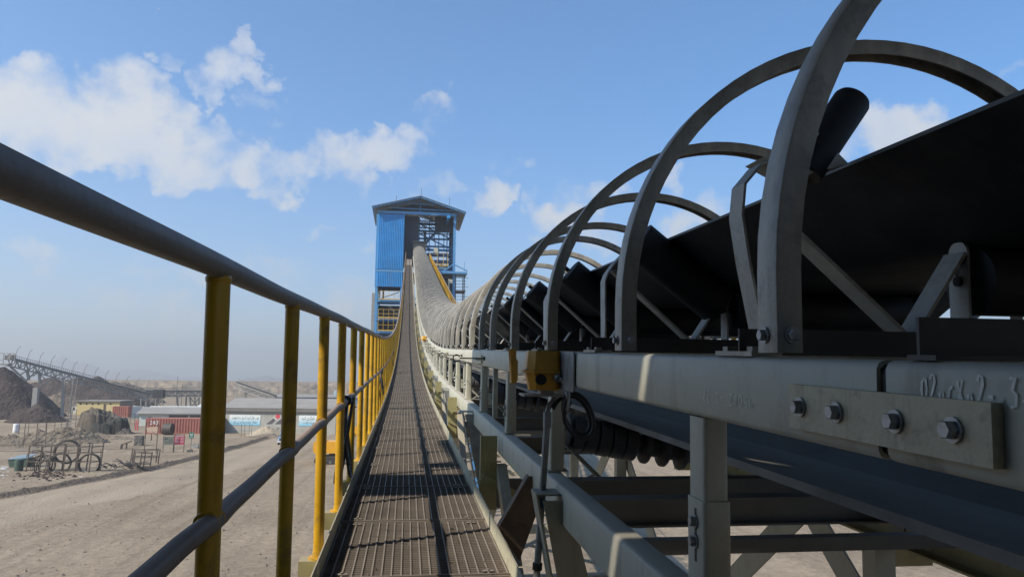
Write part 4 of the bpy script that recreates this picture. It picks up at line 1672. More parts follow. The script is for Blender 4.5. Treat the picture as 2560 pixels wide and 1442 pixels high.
# ------------------------------------------------------------------ dusty air
hzm = bpy.data.materials.new('dusty_air')
hzm.use_nodes = True
nt = hzm.node_tree
nt.nodes.clear()
out = N(nt, 'ShaderNodeOutputMaterial')
pv = N(nt, 'ShaderNodeVolumePrincipled')
pv.inputs['Color'].default_value = HAZE_COL
pv.inputs['Density'].default_value = HAZE_DENS
pv.inputs['Anisotropy'].default_value = 0.25
L(nt, pv.outputs[0], out.inputs['Volume'])
hm = MB().box2((-5600, -5600, -1.6), (5600, 5600, 240))
ho = hm.build('haze', hzm)
ho['kind'] = 'stuff'

# ------------------------------------------------------------------ things out in the yard
def at(px, py):
    p = G(px, py)
    p.z = gz(p.x, p.y)
    return p


M.update(
    red=mat('container_red', (0.40, 0.145, 0.105), .6, 0, .12, 2, dirt=((.24, .1, .07), .6, 1.2), dust=(DUSTC, .5)),
    orangec=mat('container_orange', (0.48, 0.175, 0.095), .6, 0, .1, 2, dust=(DUSTC, .5)),
    whitep=mat('white_panel', (0.56, 0.565, 0.53), .6, 0, .06, 1, dirt=((.4, .38, .33), .5, .8), streak=((.35, .32, .27), .4, 2)),
    palegreen=mat('pale_green_wall', (0.50, 0.53, 0.48), .65, 0, .06, 1, streak=((.36, .35, .3), .4, 2)),
    yellowwall=mat('yellow_wall', (0.62, 0.50, 0.24), .7, 0, .05, 1, streak=((.42, .34, .2), .4, 1.5)),
    greywall=mat('grey_plaster', (0.33, 0.32, 0.28), .8, 0, .1, .7, dirt=((.25, .235, .2), .6, 1.1), streak=((.2, .19, .17), .5, 1.5)),
    greyroof=mat('grey_roof', (0.24, 0.225, 0.205), .75, 0, .15, .8, dirt=((.32, .29, .25), .5, .5), stretch=(.3, 1, 1)),
    bluewall=mat('dusty_blue_wall', (0.12, 0.19, 0.27), .6, 0, .1, .6, dust=(DUSTC, .6)),
    glass=mat('dark_glass', (0.02, 0.025, 0.03), .15, 0, .2, 1),
    ore=mat('ore_heap', (0.062, 0.048, 0.043), .95, 0, .35, .35, dirt=((.10, .078, .066), .7, .12), bump=.8, bscale=1.2, spec=.1),
    brownheap=mat('brown_heap', (0.17, 0.135, 0.105), .95, 0, .3, .4, dirt=((.10, .08, .065), .7, .2), bump=.8, bscale=1.5, spec=.1),
    sand=mat('sand_heap', (0.36, 0.30, 0.22), .95, 0, .12, 1, bump=.5, bscale=3, spec=.1),
    spoil=mat('spoil_dirt', (0.21, 0.172, 0.13), .95, 0, .3, .9, dirt=((.12, .095, .072), .7, .8), bump=.9, bscale=3, spec=.1),
    tarp=mat('brown_tarp', (0.115, 0.095, 0.072), .85, 0, .25, 1.2, dirt=((.14, .12, .095), .6, 1.6), bump=.4, bscale=6, spec=.2),
    tarp2=mat('dark_green_tarp', (0.045, 0.047, 0.04), .85, 0, .25, 1.2, dirt=((.09, .08, .065), .6, 1.6), bump=.4, bscale=6, spec=.2),
    frame=mat('brown_frame_steel', (0.11, 0.085, 0.068), .75, .1, .3, 3),
    coil=mat('dark_hose', (0.045, 0.04, 0.035), .7, 0, .3, 4, dust=((.2, .17, .14), .5)),
    scrap=mat('scrap_steel', (0.075, 0.065, 0.055), .7, .2, .4, 2, dirt=((.14, .09, .06), .6, 2)),
    green=mat('green_paint', (0.05, 0.085, 0.06), .6, 0, .2, 3, dirt=((.2, .19, .14), .6, 2.5)),
    blue=mat('skip_blue', (0.11, 0.19, 0.25), .55, 0, .12, 2, dust=((.3, .3, .28), .4)),
    steel=mat('weathered_steel', (0.16, 0.15, 0.135), .6, .2, .2, 1, dust=((.28, .25, .21), .5)),
    stackc=mat('stacker_steel', (0.27, 0.255, 0.23), .7, .1, .2, .5, dust=((.34, .31, .27), .7)),
    tank=mat('tank_plastic', (0.50, 0.47, 0.41), .5, 0, .08, 1),
    bluetank=mat('blue_tank', (0.23, 0.31, 0.36), .5, 0, .08, 1),
    signred=mat('sign_red', (0.56, 0.045, 0.075), .5, 0, .06, 2),
    signgreen=mat('sign_green', (0.01, 0.13, 0.085), .5, 0, .06, 2),
    signcream=mat('sign_cream', (0.47, 0.44, 0.30), .6, 0, .08, 4, dirt=((.36, .33, .22), .6, 4)),
    white=mat('white_paint', (0.68, 0.68, 0.66), .6, 0, .05, 2),
    signblue=mat('banner_blue', (0.22, 0.50, 0.66), .6, 0, .05, 2),
    ink=mat('banner_ink', (0.03, 0.06, 0.10), .7, 0, .1, 2),
    logogrey=mat('emblem_grey', (0.085, 0.075, 0.075), .7, 0, .1, 2),
    logored=mat('emblem_red', (0.50, 0.06, 0.07), .7, 0, .1, 2),
    truckblue=mat('truck_blue', (0.12, 0.25, 0.40), .4, 0, .08, 2, dust=((.3, .3, .28), .4)),
    excyellow=mat('excavator_yellow', (0.78, 0.37, 0.015), .45, 0, .06, 2, dust=((.42, .32, .17), .35)),
    track=mat('track_steel', (0.055, 0.05, 0.045), .8, .2, .3, 3, dust=((.25, .21, .17), .6)),
    brownwall=mat('brown_plaster', (0.24, 0.19, 0.15), .8, 0, .1, 1),
    litter=mat('litter_scraps', (.45, .44, .42), .8, 0, .3, 2),
    blockc=mat('rough_block', (0.13, 0.12, 0.105), .9, 0, .3, 2, bump=.8, bscale=5),
)


# banner gradient is printed on the sheet itself
def banner_mat(z0, z1):
    m = bpy.data.materials.new('printed_banner')
    m.use_nodes = True
    nt = m.node_tree
    bs = nt.nodes['Principled BSDF']
    bs.inputs['Roughness'].default_value = .6
    g = N(nt, 'ShaderNodeNewGeometry')
    sx = N(nt, 'ShaderNodeSeparateXYZ')
    L(nt, g.outputs['Position'], sx.inputs[0])
    mr = N(nt, 'ShaderNodeMapRange')
    mr.inputs['From Min'].default_value = z0
    mr.inputs['From Max'].default_value = z1
    L(nt, sx.outputs['Z'], mr.inputs['Value'])
    c = N(nt, 'ShaderNodeValToRGB')
    e = c.color_ramp.elements
    e[0].position, e[0].color = 0.05, (.20, .46, .60, 1)
    e[1].position, e[1].color = .72, (.62, .66, .64, 1)
    L(nt, mr.outputs[0], c.inputs['Fac'])
    L(nt, c.outputs['Color'], bs.inputs['Base Color'])
    return m


# Persian lettering in joined forms: (isolated, final, initial, medial)
AR = {'ا': (0xFE8D, 0xFE8E), 'ب': (0xFE8F, 0xFE90, 0xFE91, 0xFE92), 'پ': (0xFB56, 0xFB57, 0xFB58, 0xFB59), 'ت': (0xFE95, 0xFE96, 0xFE97, 0xFE98), 'ث': (0xFE99, 0xFE9A, 0xFE9B, 0xFE9C),
      'ج': (0xFE9D, 0xFE9E, 0xFE9F, 0xFEA0), 'چ': (0xFB7A, 0xFB7B, 0xFB7C, 0xFB7D), 'ح': (0xFEA1, 0xFEA2, 0xFEA3, 0xFEA4), 'خ': (0xFEA5, 0xFEA6, 0xFEA7, 0xFEA8),
      'د': (0xFEA9, 0xFEAA), 'ر': (0xFEAD, 0xFEAE), 'ز': (0xFEAF, 0xFEB0), 'س': (0xFEB1, 0xFEB2, 0xFEB3, 0xFEB4), 'ش': (0xFEB5, 0xFEB6, 0xFEB7, 0xFEB8),
      'ص': (0xFEB9, 0xFEBA, 0xFEBB, 0xFEBC), 'ظ': (0xFEC5, 0xFEC6, 0xFEC7, 0xFEC8), 'ع': (0xFEC9, 0xFECA, 0xFECB, 0xFECC), 'ف': (0xFED1, 0xFED2, 0xFED3, 0xFED4),
      'ق': (0xFED5, 0xFED6, 0xFED7, 0xFED8), 'ک': (0xFB8E, 0xFB8F, 0xFB90, 0xFB91), 'گ': (0xFB92, 0xFB93, 0xFB94, 0xFB95), 'ل': (0xFEDD, 0xFEDE, 0xFEDF, 0xFEE0),
      'م': (0xFEE1, 0xFEE2, 0xFEE3, 0xFEE4), 'ن': (0xFEE5, 0xFEE6, 0xFEE7, 0xFEE8), 'و': (0xFEED, 0xFEEE), 'ه': (0xFEE9, 0xFEEA, 0xFEEB, 0xFEEC), 'ی': (0xFBFC, 0xFBFD, 0xFBFE, 0xFBFF)}


def shape(s):
    out = []
    for w in s.split(' '):
        r = []
        for i, ch in enumerate(w):
            f = AR[ch]
            pj = i > 0 and len(AR[w[i - 1]]) == 4
            nj = i < len(w) - 1 and len(f) == 4
            k = (3 if nj else 1) if pj else (2 if nj else 0)
            r.append(chr(f[k]))
        out.append(''.join(r)[::-1])
    return ' '.join(out[::-1])


def text(name, s, size, m, M4, parent, align='CENTER', w=None):
    cu = bpy.data.curves.new(name, 'FONT')
    cu.body = s
    cu.size = size
    cu.align_x = align
    cu.align_y = 'CENTER'
    cu.resolution_u = 3
    tmp = bpy.data.objects.new(name, cu)
    me = bpy.data.meshes.new_from_object(tmp)
    bpy.data.objects.remove(tmp)
    me.materials.clear()
    me.materials.append(m)
    if w and len(me.vertices):
        xs = [v.co.x for v in me.vertices]
        k = w / max(1e-3, max(xs) - min(xs))
        me.transform(Matrix.Diagonal((k, 1, 1, 1)))
    return inst(me, name, M4, parent)


def facing(o, e, up=Vector((0, 0, 1))):
    """matrix with local x along e, local y up, local z out of the wall"""
    e = e.normalized()
    n = e.cross(up)
    return Matrix(((e.x, up.x, n.x, o[0]), (e.y, up.y, n.y, o[1]), (e.z, up.z, n.z, o[2]), (0, 0, 0, 1)))


def gp(px, dist):
    v = ray(px, 955)
    h = Vector((v.x, v.y, 0)).normalized() * dist
    h.z = gz(h.x, h.y)
    return h


# ---- shipping containers
def container(label, o, e, ln, m, group=None, digits=None, h=2.59, d=2.44):
    e = Vector(e).normalized()
    th_ = thing('shipping_container', label, 'container', o, group, math.atan2(e.y, e.x))
    X = Matrix.Translation(o) @ Matrix.Rotation(math.atan2(e.y, e.x), 4, 'Z')

    def loc(mb):
        mb.v = [tuple(X @ Vector(v)) for v in mb.v]
        return mb

    def wall(a, b):
        mb = corrugated(a, b, .16, h - .12, .44, .10)
        mb.v = [tuple(X @ Vector(v)) for v in mb.v]
        mb.build('side_wall', m, th_)
    wall((.1, .08), (ln - .1, .08))
    wall((ln - .08, .1), (ln - .08, d - .1))
    wall((ln - .1, d - .08), (.1, d - .08))
    wall((.08, d - .1), (.08, .1))
    f = MB()
    for x in (.07, ln - .07):
        for y in (.07, d - .07):
            f.box((x, y, h / 2), (.14, .14, h))
    for z in (.08, h - .06):
        for y in (.05, d - .05):
            f.box((ln / 2, y, z), (ln - .28, .1, .14))
        for x in (.05, ln - .05):
            f.box((x, d / 2, z), (.1, d - .28, .14))
    loc(f).build('corner_frame', m, th_)
    loc(MB().box2((.1, .1, h - .07), (ln - .1, d - .1, h - .03))).build('roof', m, th_)
    if digits:
        text('number', digits, .95, M['white'], facing(X @ Vector((1.35, -.035, h - .75)), e), th_)
    return th_


o1 = at(362, 1083)
container('long red shipping container marked 243, with a steel pipe section before it', o1, (1, 0, 0), 12.19, M['red'], digits='243')
o2 = at(280, 1041)
container('faded red shipping container right of the yellow building', o2, (1, -.02, 0), 3.6, M['red'])
o3 = at(322, 1042)
container('white ribbed container with dark stripes left of the prefab offices', o3 + Vector((.6, 0, 0)), (1, -.02, 0), 2.7, M['whitep'])
o4 = at(-32, 1043)
container('bright orange shipping container at the left edge, below the ore heap', o4, (1, .0, 0), 8.0, M['orangec'])

# steel pipe section in front of the red container
p = at(411, 1085)
mb = MB()
mb.lathe(p + Vector((0, -.4, .93)), (1, -.12, 0), [(0, .90), (1.35, .93), (1.36, .93), (1.36, .88), (.02, .86)], 28)
o = mb.build('pipe_section', M['scrap'], None, 40)
tag(o, 'short wide rusty dark pipe section lying before the red container', 'pipe')


# ---- buildings
def house(name, label, cat, o, e, ln, dp, hw, rise, mw, mr, over=.4, ridge='along', roof_t=.14):
    e = Vector(e).normalized()
    t_ = thing(name, label, cat, o, None, math.atan2(e.y, e.x))
    X = Matrix.Translation(o) @ Matrix.Rotation(math.atan2(e.y, e.x), 4, 'Z')

    def put(mb, nm, m):
        mb.v = [tuple(X @ Vector(v)) for v in mb.v]
        return mb.build(nm, m, t_)
    w = MB()
    if rise > 0 and ridge == 'along':
        w.prism([(0, -.3), (dp, -.3), (dp, hw), (dp / 2, hw + rise), (0, hw)], (0, 0, 0), (0, 1, 0), (0, 0, 1), (ln, 0, 0))
    else:
        w.box2((0, 0, -.3), (ln, dp, hw))
    put(w, 'wall', mw)
    r = MB()
    if rise > 0:
        s = rise / (dp / 2)
        for sg in (0, 1):
            ya, yb = (-over, dp / 2) if sg == 0 else (dp + over, dp / 2)
            za, zb = hw - s * over + .02, hw + rise + .02
            r.add([(-over, ya, za), (ln + over, ya, za), (ln + over, yb, zb), (-over, yb, zb),
                   (-over, ya, za + roof_t), (ln + over, ya, za + roof_t), (ln + over, yb, zb + roof_t), (-over, yb, zb + roof_t)],
                  [(0, 1, 2, 3), (4, 7, 6, 5), (0, 4, 5, 1), (1, 5, 6, 2), (2, 6, 7, 3), (3, 7, 4, 0)])
    else:
        r.box2((-over, -over, hw + .002), (ln + over, dp + over, hw + .22))
    put(r, 'roof', mr)
    return t_, X, put


# yellow office block
oy = at(190, 1036)
t_, X, put = house('office_block', 'pale yellow flat-roofed building with a row of small high windows', 'building', oy, (1, -.02, 0), 10.4, 9.0, 3.35, 0, M['yellowwall'], M['greyroof'], .35)
for i in range(6):
    x = .7 + 1.45 * i
    if i == 4:
        continue
    put(MB().box2((x, -.03, 2.55), (x + .42, .05, 2.95)), 'window', M['glass'])
put(MB().box2((6.5, -.03, 1.0), (7.1, .05, 2.75)), 'door', M['frame'])
put(MB().box2((10.405, .05, -.3), (10.46, 8.95, 3.34)), 'end_wall', M['brownwall'])
put(MB().box2((8.2, 3, 3.5), (8.3, 3.1, 4.4)), 'vent_pipe', M['steel'])
put(MB().box2((3.6, 3, 3.5), (3.68, 3.1, 4.2)), 'vent_pipe', M['steel'])
oa = at(176, 1034)
t_, X, put = house('annex_hut', 'small white hut joined to the left end of the yellow building', 'hut', oa, (1, 0, 0), 1.5, 3, 2.1, 0, M['whitep'], M['greyroof'], .12)
put(MB().box2((.5, -.03, .9), (.95, .05, 1.6)), 'window', M['glass'])

# prefab office with grey hipped roof behind the red container
ob = at(347, 1063)
t_, X, put = house('prefab_office', 'pale green prefab office with grey pitched roof behind the red container', 'building', ob, (1, .0, 0), 15.5, 7, 2.45, 1.0, M['palegreen'], M['greyroof'], .5)
put(MB().box2((5.2, -.12, 1.1), (14.8, .03, 2.1)), 'veranda_shade', M['dark'])  # dark box painted in for the shade under the veranda
put(MB().box2((5.2, -.2, 1.0), (10.4, -.13, 1.14)), 'veranda_rail', M['white'])
for x in (5.3, 9.2, 12.9):
    put(MB().box2((x, -.24, 0), (x + .12, -.13, 2.2)), 'veranda_post', M['white'])
put(MB().box2((1.6, -.04, 1.0), (2.4, .04, 1.75)), 'window', M['glass'])
oc = at(345, 1041)
t_, X, put = house('white_shed', 'long white shed with a low pale roof behind the prefab office', 'building', oc + Vector((2, 0, 0)), (1, -.03, 0), 13.5, 6, 1.75, .7, M['whitep'], M['whitep'], .3)
for x in (2.0, 6.4, 8.0):
    put(MB().box2((x, -.03, .8), (x + .7, .05, 1.4)), 'window', M['glass'])
od = at(490, 1040)
t_, X, put = house('long_store', 'low beige store roof running right from the prefab office to the post', 'building', od, (1, -.05, 0), 10, 8, 1.9, .8, M['greywall'], M['whitep'], .4)

# plastic tanks beside them
def tank(label, p, r, h, m, group=None):
    mb = MB()
    pr = [(0, r * .98)]
    for k in range(5):
        pr += [(h * (.05 + .17 * k), r), (h * (.05 + .17 * k + .08), r * .97)]
    pr += [(h * .92, r), (h, r * .55), (h * 1.03, r * .4), (h * 1.08, r * .4), (h * 1.09, .01)]
    mb.lathe(p, (0, 0, 1), pr, 18)
    return tag(mb.build('water_tank', m, None, 40), label, 'tank', group)


tank('beige water tank standing behind the prefab office roof', at(471, 1032), 1.05, 1.7, M['tank'])
tank('white water tank at the end of the yellow building', at(331, 1030) + Vector((0, 0, 0)), 1.0, 1.6, M['tank'])

# ---- building with the painted emblem and two banners
wa, wb = G(560, 1081), G(838, 1085.5)
wa.z = wb.z = 0
we = (wb - wa).normalized()
wn = Vector((we.y, -we.x, 0))
WLEN = (wb - wa).length


def wallpt(px, py):
    v = ray(px, py)
    t2 = (wa - Vector((0, 0, H))).dot(wn) / v.dot(wn)
    q = Vector((0, 0, H)) + v * t2
    return (q - wa).dot(we), q.z


t_, X, put = house('workshop', 'long grey workshop with a painted red and grey emblem between two banners', 'building', wa, we, WLEN, 9, 4.25, 1.35, M['greywall'], M['greyroof'], .45)
put(MB().box2((-.35, -.40, 3.62), (WLEN + .3, -.02, 4.18)), 'fascia', M['steel'])
for (a, b, l1, l2) in (((574, 1036), (650.5, 1062.5), 'خوب فکر کنید تا خوب به مقصد', 'حفظ چشم بیشتر پی تو'), ((748, 1037.5), (815, 1065), 'از حوادث جلوگیری کنید', 'مصرف بهینه باعث')):
    s0, z1 = wallpt(*a)
    s1, z0 = wallpt(*b)
    z1b = wallpt(b[0], a[1])[1]
    bo = put(MB().box2((s0, -.05, z0), (s1, -.012, z1)), 'banner', banner_mat(z0, z1))
    mid = (s0 + s1) / 2 + .15
    for s, z, wd in ((l1, z1 - .28 * (z1 - z0), .86), (l2, z1 - .68 * (z1 - z0), .74)):
        text('lettering', shape(s), .72, M['ink'], facing(X @ Vector((mid, -.06, z)), we), bo, w=(s1 - s0) * wd)
# emblem: red disc over three slanted grey bars, each with a pale outline
em = None
cs, cz = wallpt(694.5, 1040)
pr_ = 7.2 / 9.14 * .62


def flat(poly, off, nm, m, par):
    mb = MB()
    mb.prism(poly, (0, -off, 0), (1, 0, 0), (0, 0, 1), (0, .006, 0))
    mb.v = [tuple(X @ Vector(v)) for v in mb.v]
    return mb.build(nm, m, par)


rr0 = abs(wallpt(694.5, 1040)[1] - wallpt(694.5, 1046.6)[1])
circ = lambda r: [(cs + r * math.cos(2 * math.pi * i / 32), cz + r * math.sin(2 * math.pi * i / 32)) for i in range(32)]
em = flat(circ(rr0 * 1.14), .02, 'emblem', M['white'], t_)
flat(circ(rr0), .028, 'emblem_disc', M['logored'], em)
def wp(x, y):
    return wallpt(580 + x / 9.143, 990 + y / 9.143)
for q in ([(765, 645), (905, 645), (1003, 545), (945, 492)], [(960, 645), (1118, 645), (1222, 548), (1158, 482)], [(1165, 645), (1330, 645), (1440, 548), (1376, 482)]):
    P = [wp(*v) for v in q]
    c = (sum(p[0] for p in P) / 4, sum(p[1] for p in P) / 4)
    ou = [(c[0] + (p[0] - c[0]) * 1.12, c[1] + (p[1] - c[1]) * 1.16) for p in P]
    flat(ou, .02, 'emblem_outline', M['white'], em)
    flat(P, .028, 'emblem_bar', M['logogrey'], em)
s_, z_ = wp(1160, 722)
text('lettering', shape('شرکت م'), .62, M['logogrey'], facing(X @ Vector((s_ + .6, -.03, z_)), we), em, w=3.2)
# blue-roofed hall and roofs behind it
of = at(686, 1012)
t_, X, put = house('blue_hall', 'long low blue-walled hall behind the emblem workshop', 'building', of, (1, -.04, 0), 34, 14, 2.6, .9, M['bluewall'], M['greyroof'], .5)
tank('left blue-grey tank standing on the roof of the blue hall', of + Vector((17, 4, 3.3)), 1.15, 1.9, M['bluetank'])
tank('right blue-grey tank standing on the roof of the blue hall', of + Vector((23.2, 4, 3.3)), 1.3, 2.0, M['bluetank'])

# sand heap with a yellow bin behind it
p = at(655, 1082)
mb = MB().box2((p.x - .3, p.y + 1.2, p.z), (p.x + 2.9, p.y + 2.6, p.z + 1.25)).box2((p.x - .36, p.y + 1.14, p.z + 1.2), (p.x + 2.96, p.y + 2.66, p.z + 1.32))
for i in range(5):
    mb.box2((p.x + .3 + .6 * i, p.y + 1.14, p.z), (p.x + .38 + .6 * i, p.y + 1.2, p.z + 1.2))
tag(mb.build('skip_bin', M['yellowwall']), 'pale yellow skip bin behind the sand heap, below the emblem', 'bin')


def heap(name, label, c, rx, ry, h, m, seed, rot=0, peaks=None, cat='heap', sharp=1.15, rough=.16, res=54):
    P = np.zeros((res, res, 3))
    cr, sr = math.cos(rot), math.sin(rot)
    u = np.linspace(-1.15, 1.15, res)
    U, Vv = np.meshgrid(u, u, indexing='ij')
    nz = fbm2(U * 3 + 9, Vv * 3 + 4, seed, 5)
    nz2 = fbm2(U * 11 + 2, Vv * 11 + 7, seed + 1, 4)
    zz = np.zeros_like(U)
    for (pu, pv, ph, pw) in (peaks or [(0, 0, 1, 1)]):
        d = np.sqrt(((U - pu) / pw) ** 2 + ((Vv - pv) / pw) ** 2) * (.82 + .36 * nz)
        zz = np.maximum(zz, ph * np.clip(1 - d, 0, 1) ** sharp)
    zz = zz * (1 + rough * 2 * (nz2 - .5)) + rough * .35 * (nz2 - .5) * np.clip(zz * 6, 0, 1)
    lx, ly = U * rx, Vv * ry
    P[..., 0] = c.x + lx * cr - ly * sr
    P[..., 1] = c.y + lx * sr + ly * cr
    P[..., 2] = c.z - .06 + zz * h - .3 * (zz <= 0)
    o = MB().grid(P).build(name, m, None, 180)
    return tag(o, label, cat)


heap('sand_heap', 'small pale sand heap in front of the yellow skip bin', at(665, 1086), 3.4, 2.2, 1.55, M['sand'], 61)
heap('dirt_heap', 'low dark dirt heap left of the blue pickup truck', at(672, 1092), 4.2, 1.5, .75, M['spoil'], 62)
# ore heaps
heap('ore_heap', 'tall dark ore cone at the left edge below the stacker head', gp(6, 217), 14.8, 14.8, 12.5, M['ore'], 63, sharp=1.0, rough=.05, res=70)
heap('ore_heap', 'wide dark ore ridge behind the stacker boom', gp(185, 285), 26, 16, 10.6, M['ore'], 65, peaks=[(-.28, 0, .93, .62), (.05, 0, .9, .6), (.25, .1, 1.02, .5), (.42, -.05, .80, .62), (-.5, .1, .8, .45)], sharp=.75, rough=.10, res=80)
heap('spoil_heap', 'brown spoil heap in front of the dark ore ridge', at(150, 1030), 12, 6, 5.4, M['brownheap'], 67, sharp=1.0, rough=.22)
heap('spoil_heap', 'brown mound right of the ore ridge, on the far plain', gp(300, 330), 17, 10, 8.2, M['brownheap'], 68, sharp=.7, rough=.2)
heap('spoil_heap', 'dark spill of ore round the concrete pier under the stacker', gp(100, 186), 6.0, 4.5, 3.9, M['ore'], 79, sharp=.9, rough=.15)
heap('spoil_heap', 'grey gravel cone behind the tarpaulin heap', at(268, 1050), 4.2, 3.5, 2.3, M['brownheap'], 69)
heap('spoil_heap', 'rubble bank of stones along the wire fence, left foreground', at(110, 1108), 7.6, 3.2, 2.35, M['spoil'], 71, rot=.35, peaks=[(.35, 0, 1, .7), (-.1, 0, .75, .7), (-.55, -.1, .6, .6)], sharp=.8, rough=.3, res=110)
heap('spoil_heap', 'pale earth bank at the left edge below the white barrel', at(10, 1106), 6.5, 2.6, 1.2, M['sand'], 72, sharp=.8, rough=.3, res=60)
heap('spoil_heap', 'low dark rubble below the tarpaulin heap', at(245, 1096), 5.5, 1.6, .8, M['spoil'], 73, sharp=.7, rough=.35, res=70)

# tarpaulin-covered heaps
def tarp(label, c, rx, ry, h, m, seed, flat_=.55):
    n, k = 30, 48
    P = np.zeros((n, k + 1, 3))
    for i in range(n):
        t2 = i / (n - 1)
        for j in range(k + 1):
            a = 2 * math.pi * j / k
            fold = 1 + .035 * math.sin(a * 7 + seed) * t2 + .03 * math.sin(a * 17 + 2 * seed) * t2 + .5 * (float(fbm2(math.cos(a) * 1.6 + 5, math.sin(a) * 1.6 + 5, seed)) - .5)
            rad = (min(1, t2 / flat_) * .72 + max(0, t2 - flat_) / (1 - flat_) * .28) * fold
            zz = h * ((1 - .16 * (t2 / flat_) ** 2) if t2 < flat_ else .84 * (1 - ((t2 - flat_) / (1 - flat_)) ** 1.25))
            zz *= 1 + .6 * (float(fbm2(math.cos(a) * rad * 2.4 + 3, math.sin(a) * rad * 2.4 + 8, seed + 5)) - .5)
            P[i, j] = (c.x + rx * rad * math.cos(a), c.y + ry * rad * math.sin(a), c.z + zz - .05)
    o = MB().grid(P).build('tarpaulin_heap', m, None, 60)
    o.data.polygons.foreach_set('use_smooth', [False] * len(o.data.polygons))
    return tag(o, label, 'tarp')


tarp('brown tarpaulin draped over a tall heap, the left one of the covered pair', at(232, 1082) + Vector((-.3, 1.0, 0)), 3.0, 2.2, 3.7, M['tarp'], 3)
tarp('dark green tarpaulin sagging over the right heap of the covered pair', at(283, 1083) + Vector((0, 1.0, 0)), 2.2, 1.9, 2.6, M['tarp2'], 8)
tarp('grey sheet hung low before the two covered heaps', at(252, 1085), 1.8, .8, 1.9, M['tarp2'], 12, .3)
for px, py, hh in ((212, 1084, 2.0), (238, 1088, 2.4), (254, 1090, 1.7), (270, 1086, 2.2), (281, 1088, 1.9)):
    p = at(px, py)
    o = MB().cyl(p, p + Vector((.1, 0, hh)), .045, 6).build('thin_stake', M['frame'])
    tag(o, 'thin upright stake standing in front of the tarpaulin heaps', 'stake', 'stakes before the tarpaulins')

for px, py in ((338.5, 1074), (343.5, 1074)):
    p = at(px, py)
    mb = MB().bar(p, p + Vector((.03, 0, 1.7)), .14, .14, up=(0, 1, 0)).bar(p + Vector((-.15, 0, .02)), p + Vector((.15, 0, .02)), .3, .06)
    tag(mb.build('marker_post', M['signred']), 'upright red marker post between the tarpaulin heaps and the red container', 'post', 'red marker posts')
heap('rubbish_pile', 'dark pile of rubbish and bags at the right foot of the covered heaps', at(311, 1083), 1.6, .8, 1.0, M['scrap'], 77, sharp=.7, rough=.5, res=40)
# white barrel and red rag
p = at(39, 1081)
mb = MB().lathe(p, (.03, 0, 1), [(0, .40), (.05, .44), (.5, .45), (.52, .47), (.56, .47), (.58, .45), (1.0, .45), (1.02, .47), (1.06, .47), (1.08, .45), (1.45, .43), (1.5, .38), (1.51, .01)], 18)
tag(mb.build('barrel', M['white'], None, 40), 'white plastic barrel standing by the end of the wire fence', 'barrel')
heap('cloth_bundle', 'red cloth bundle at the left foot of the tarpaulin heap', at(192, 1080), .6, .4, 1.0, M['signred'], 75, cat='cloth')

# lattice mast leaning right
p0, p1 = at(168, 1078), None
top_ = Vector((0, 0, H)) + ray(190, 943) * 151
mb = MB()
side = Vector((1, 0, 0)) * .62
for i in range(17):
    f0, f1 = i / 16, (i + 1) / 16
    a = p0.lerp(top_, f0)
    mb.bar(a - side / 2, a + side / 2, .06, .06)
for s in (-1, 1):
    mb.bar(p0 + side * s / 2, top_ + side * s / 2, .11, .11)
tag(mb.build('ladder_mast', M['steel']), 'tall leaning ladder-like steel mast left of the yellow building', 'mast')


# fences: posts and wires
def fence(label, pts, h, wires, m, r=.045, gate=False):
    P = [at(*q) for q in pts]
    f = thing('wire_fence', label, 'fence', P[0])
    for p in P:
        MB().cyl(p, p + Vector((rnd.uniform(-.06, .06), 0, h)), r, 6).build('post', m, f)
    mb = MB()
    for w in wires:
        mb.tube([p + Vector((0, 0, w)) for p in P], .022, 4)
    mb.build('wire', m, f)
    return f


fence('rusty post-and-rail fence running along the rubble bank', [(38, 1090), (60, 1112), (88, 1112), (115, 1108), (140, 1098), (165, 1092), (190, 1085)][:0] or [(47, 1084), (70, 1083), (92, 1081), (114, 1079), (136, 1077), (152, 1075), (170, 1073), (188, 1071)], 2.2, (1.05, 2.12), M['frame'])
fence('taller leaning fence posts in front of the rubble bank', [(58, 1114), (88, 1116), (113, 1116), (165, 1104)], 3.1, (3.0,), M['frame'])
fence('farther wire fence behind the rubble bank, below the ore heap', [(36, 1047), (70, 1047), (100, 1048), (131, 1047), (161, 1046), (190, 1045)], 2.2, (.7, 1.4, 2.1), M['frame'])
fence('wire fence between the tarpaulin heaps and the prefab office', [(300, 1066), (312, 1066), (324, 1066), (336, 1066), (345, 1067)], 2.6, (.8, 1.7, 2.5), M['frame'], .05)
fence('thin pole fence in front of the emblem workshop', [(603, 1091), (611, 1091), (622, 1091), (628, 1091)], 2.0, (1.0,), M['frame'], .035)

# pipe racks and hose coils, left foreground
def rack(label, pts, h, levels, group):
    """pts: front-left, front-right in photo order; frame 1.3 m deep"""
    a, b = at(*pts[0]), at(*pts[1])
    d = (b - a).normalized()
    back = Vector((-d.y, d.x, 0)) * 1.5
    t2 = thing('pipe_rack', label, 'rack', a, group)
    for q in (a, b, a + back, b + back):
        MB().bar(q, q + Vector((.14, 0, h)), .09, .09, up=(0, 1, 0)).build('post', M['frame'], t2)
    for z in levels:
        mb = MB()
        o_ = Vector((.14 * z / h, 0, z))
        for u, v in ((a, b), (a + back, b + back), (a, a + back), (b, b + back)):
            mb.bar(u + o_, v + o_, .06, .06)
        mb.build('cross_bar', M['frame'], t2)


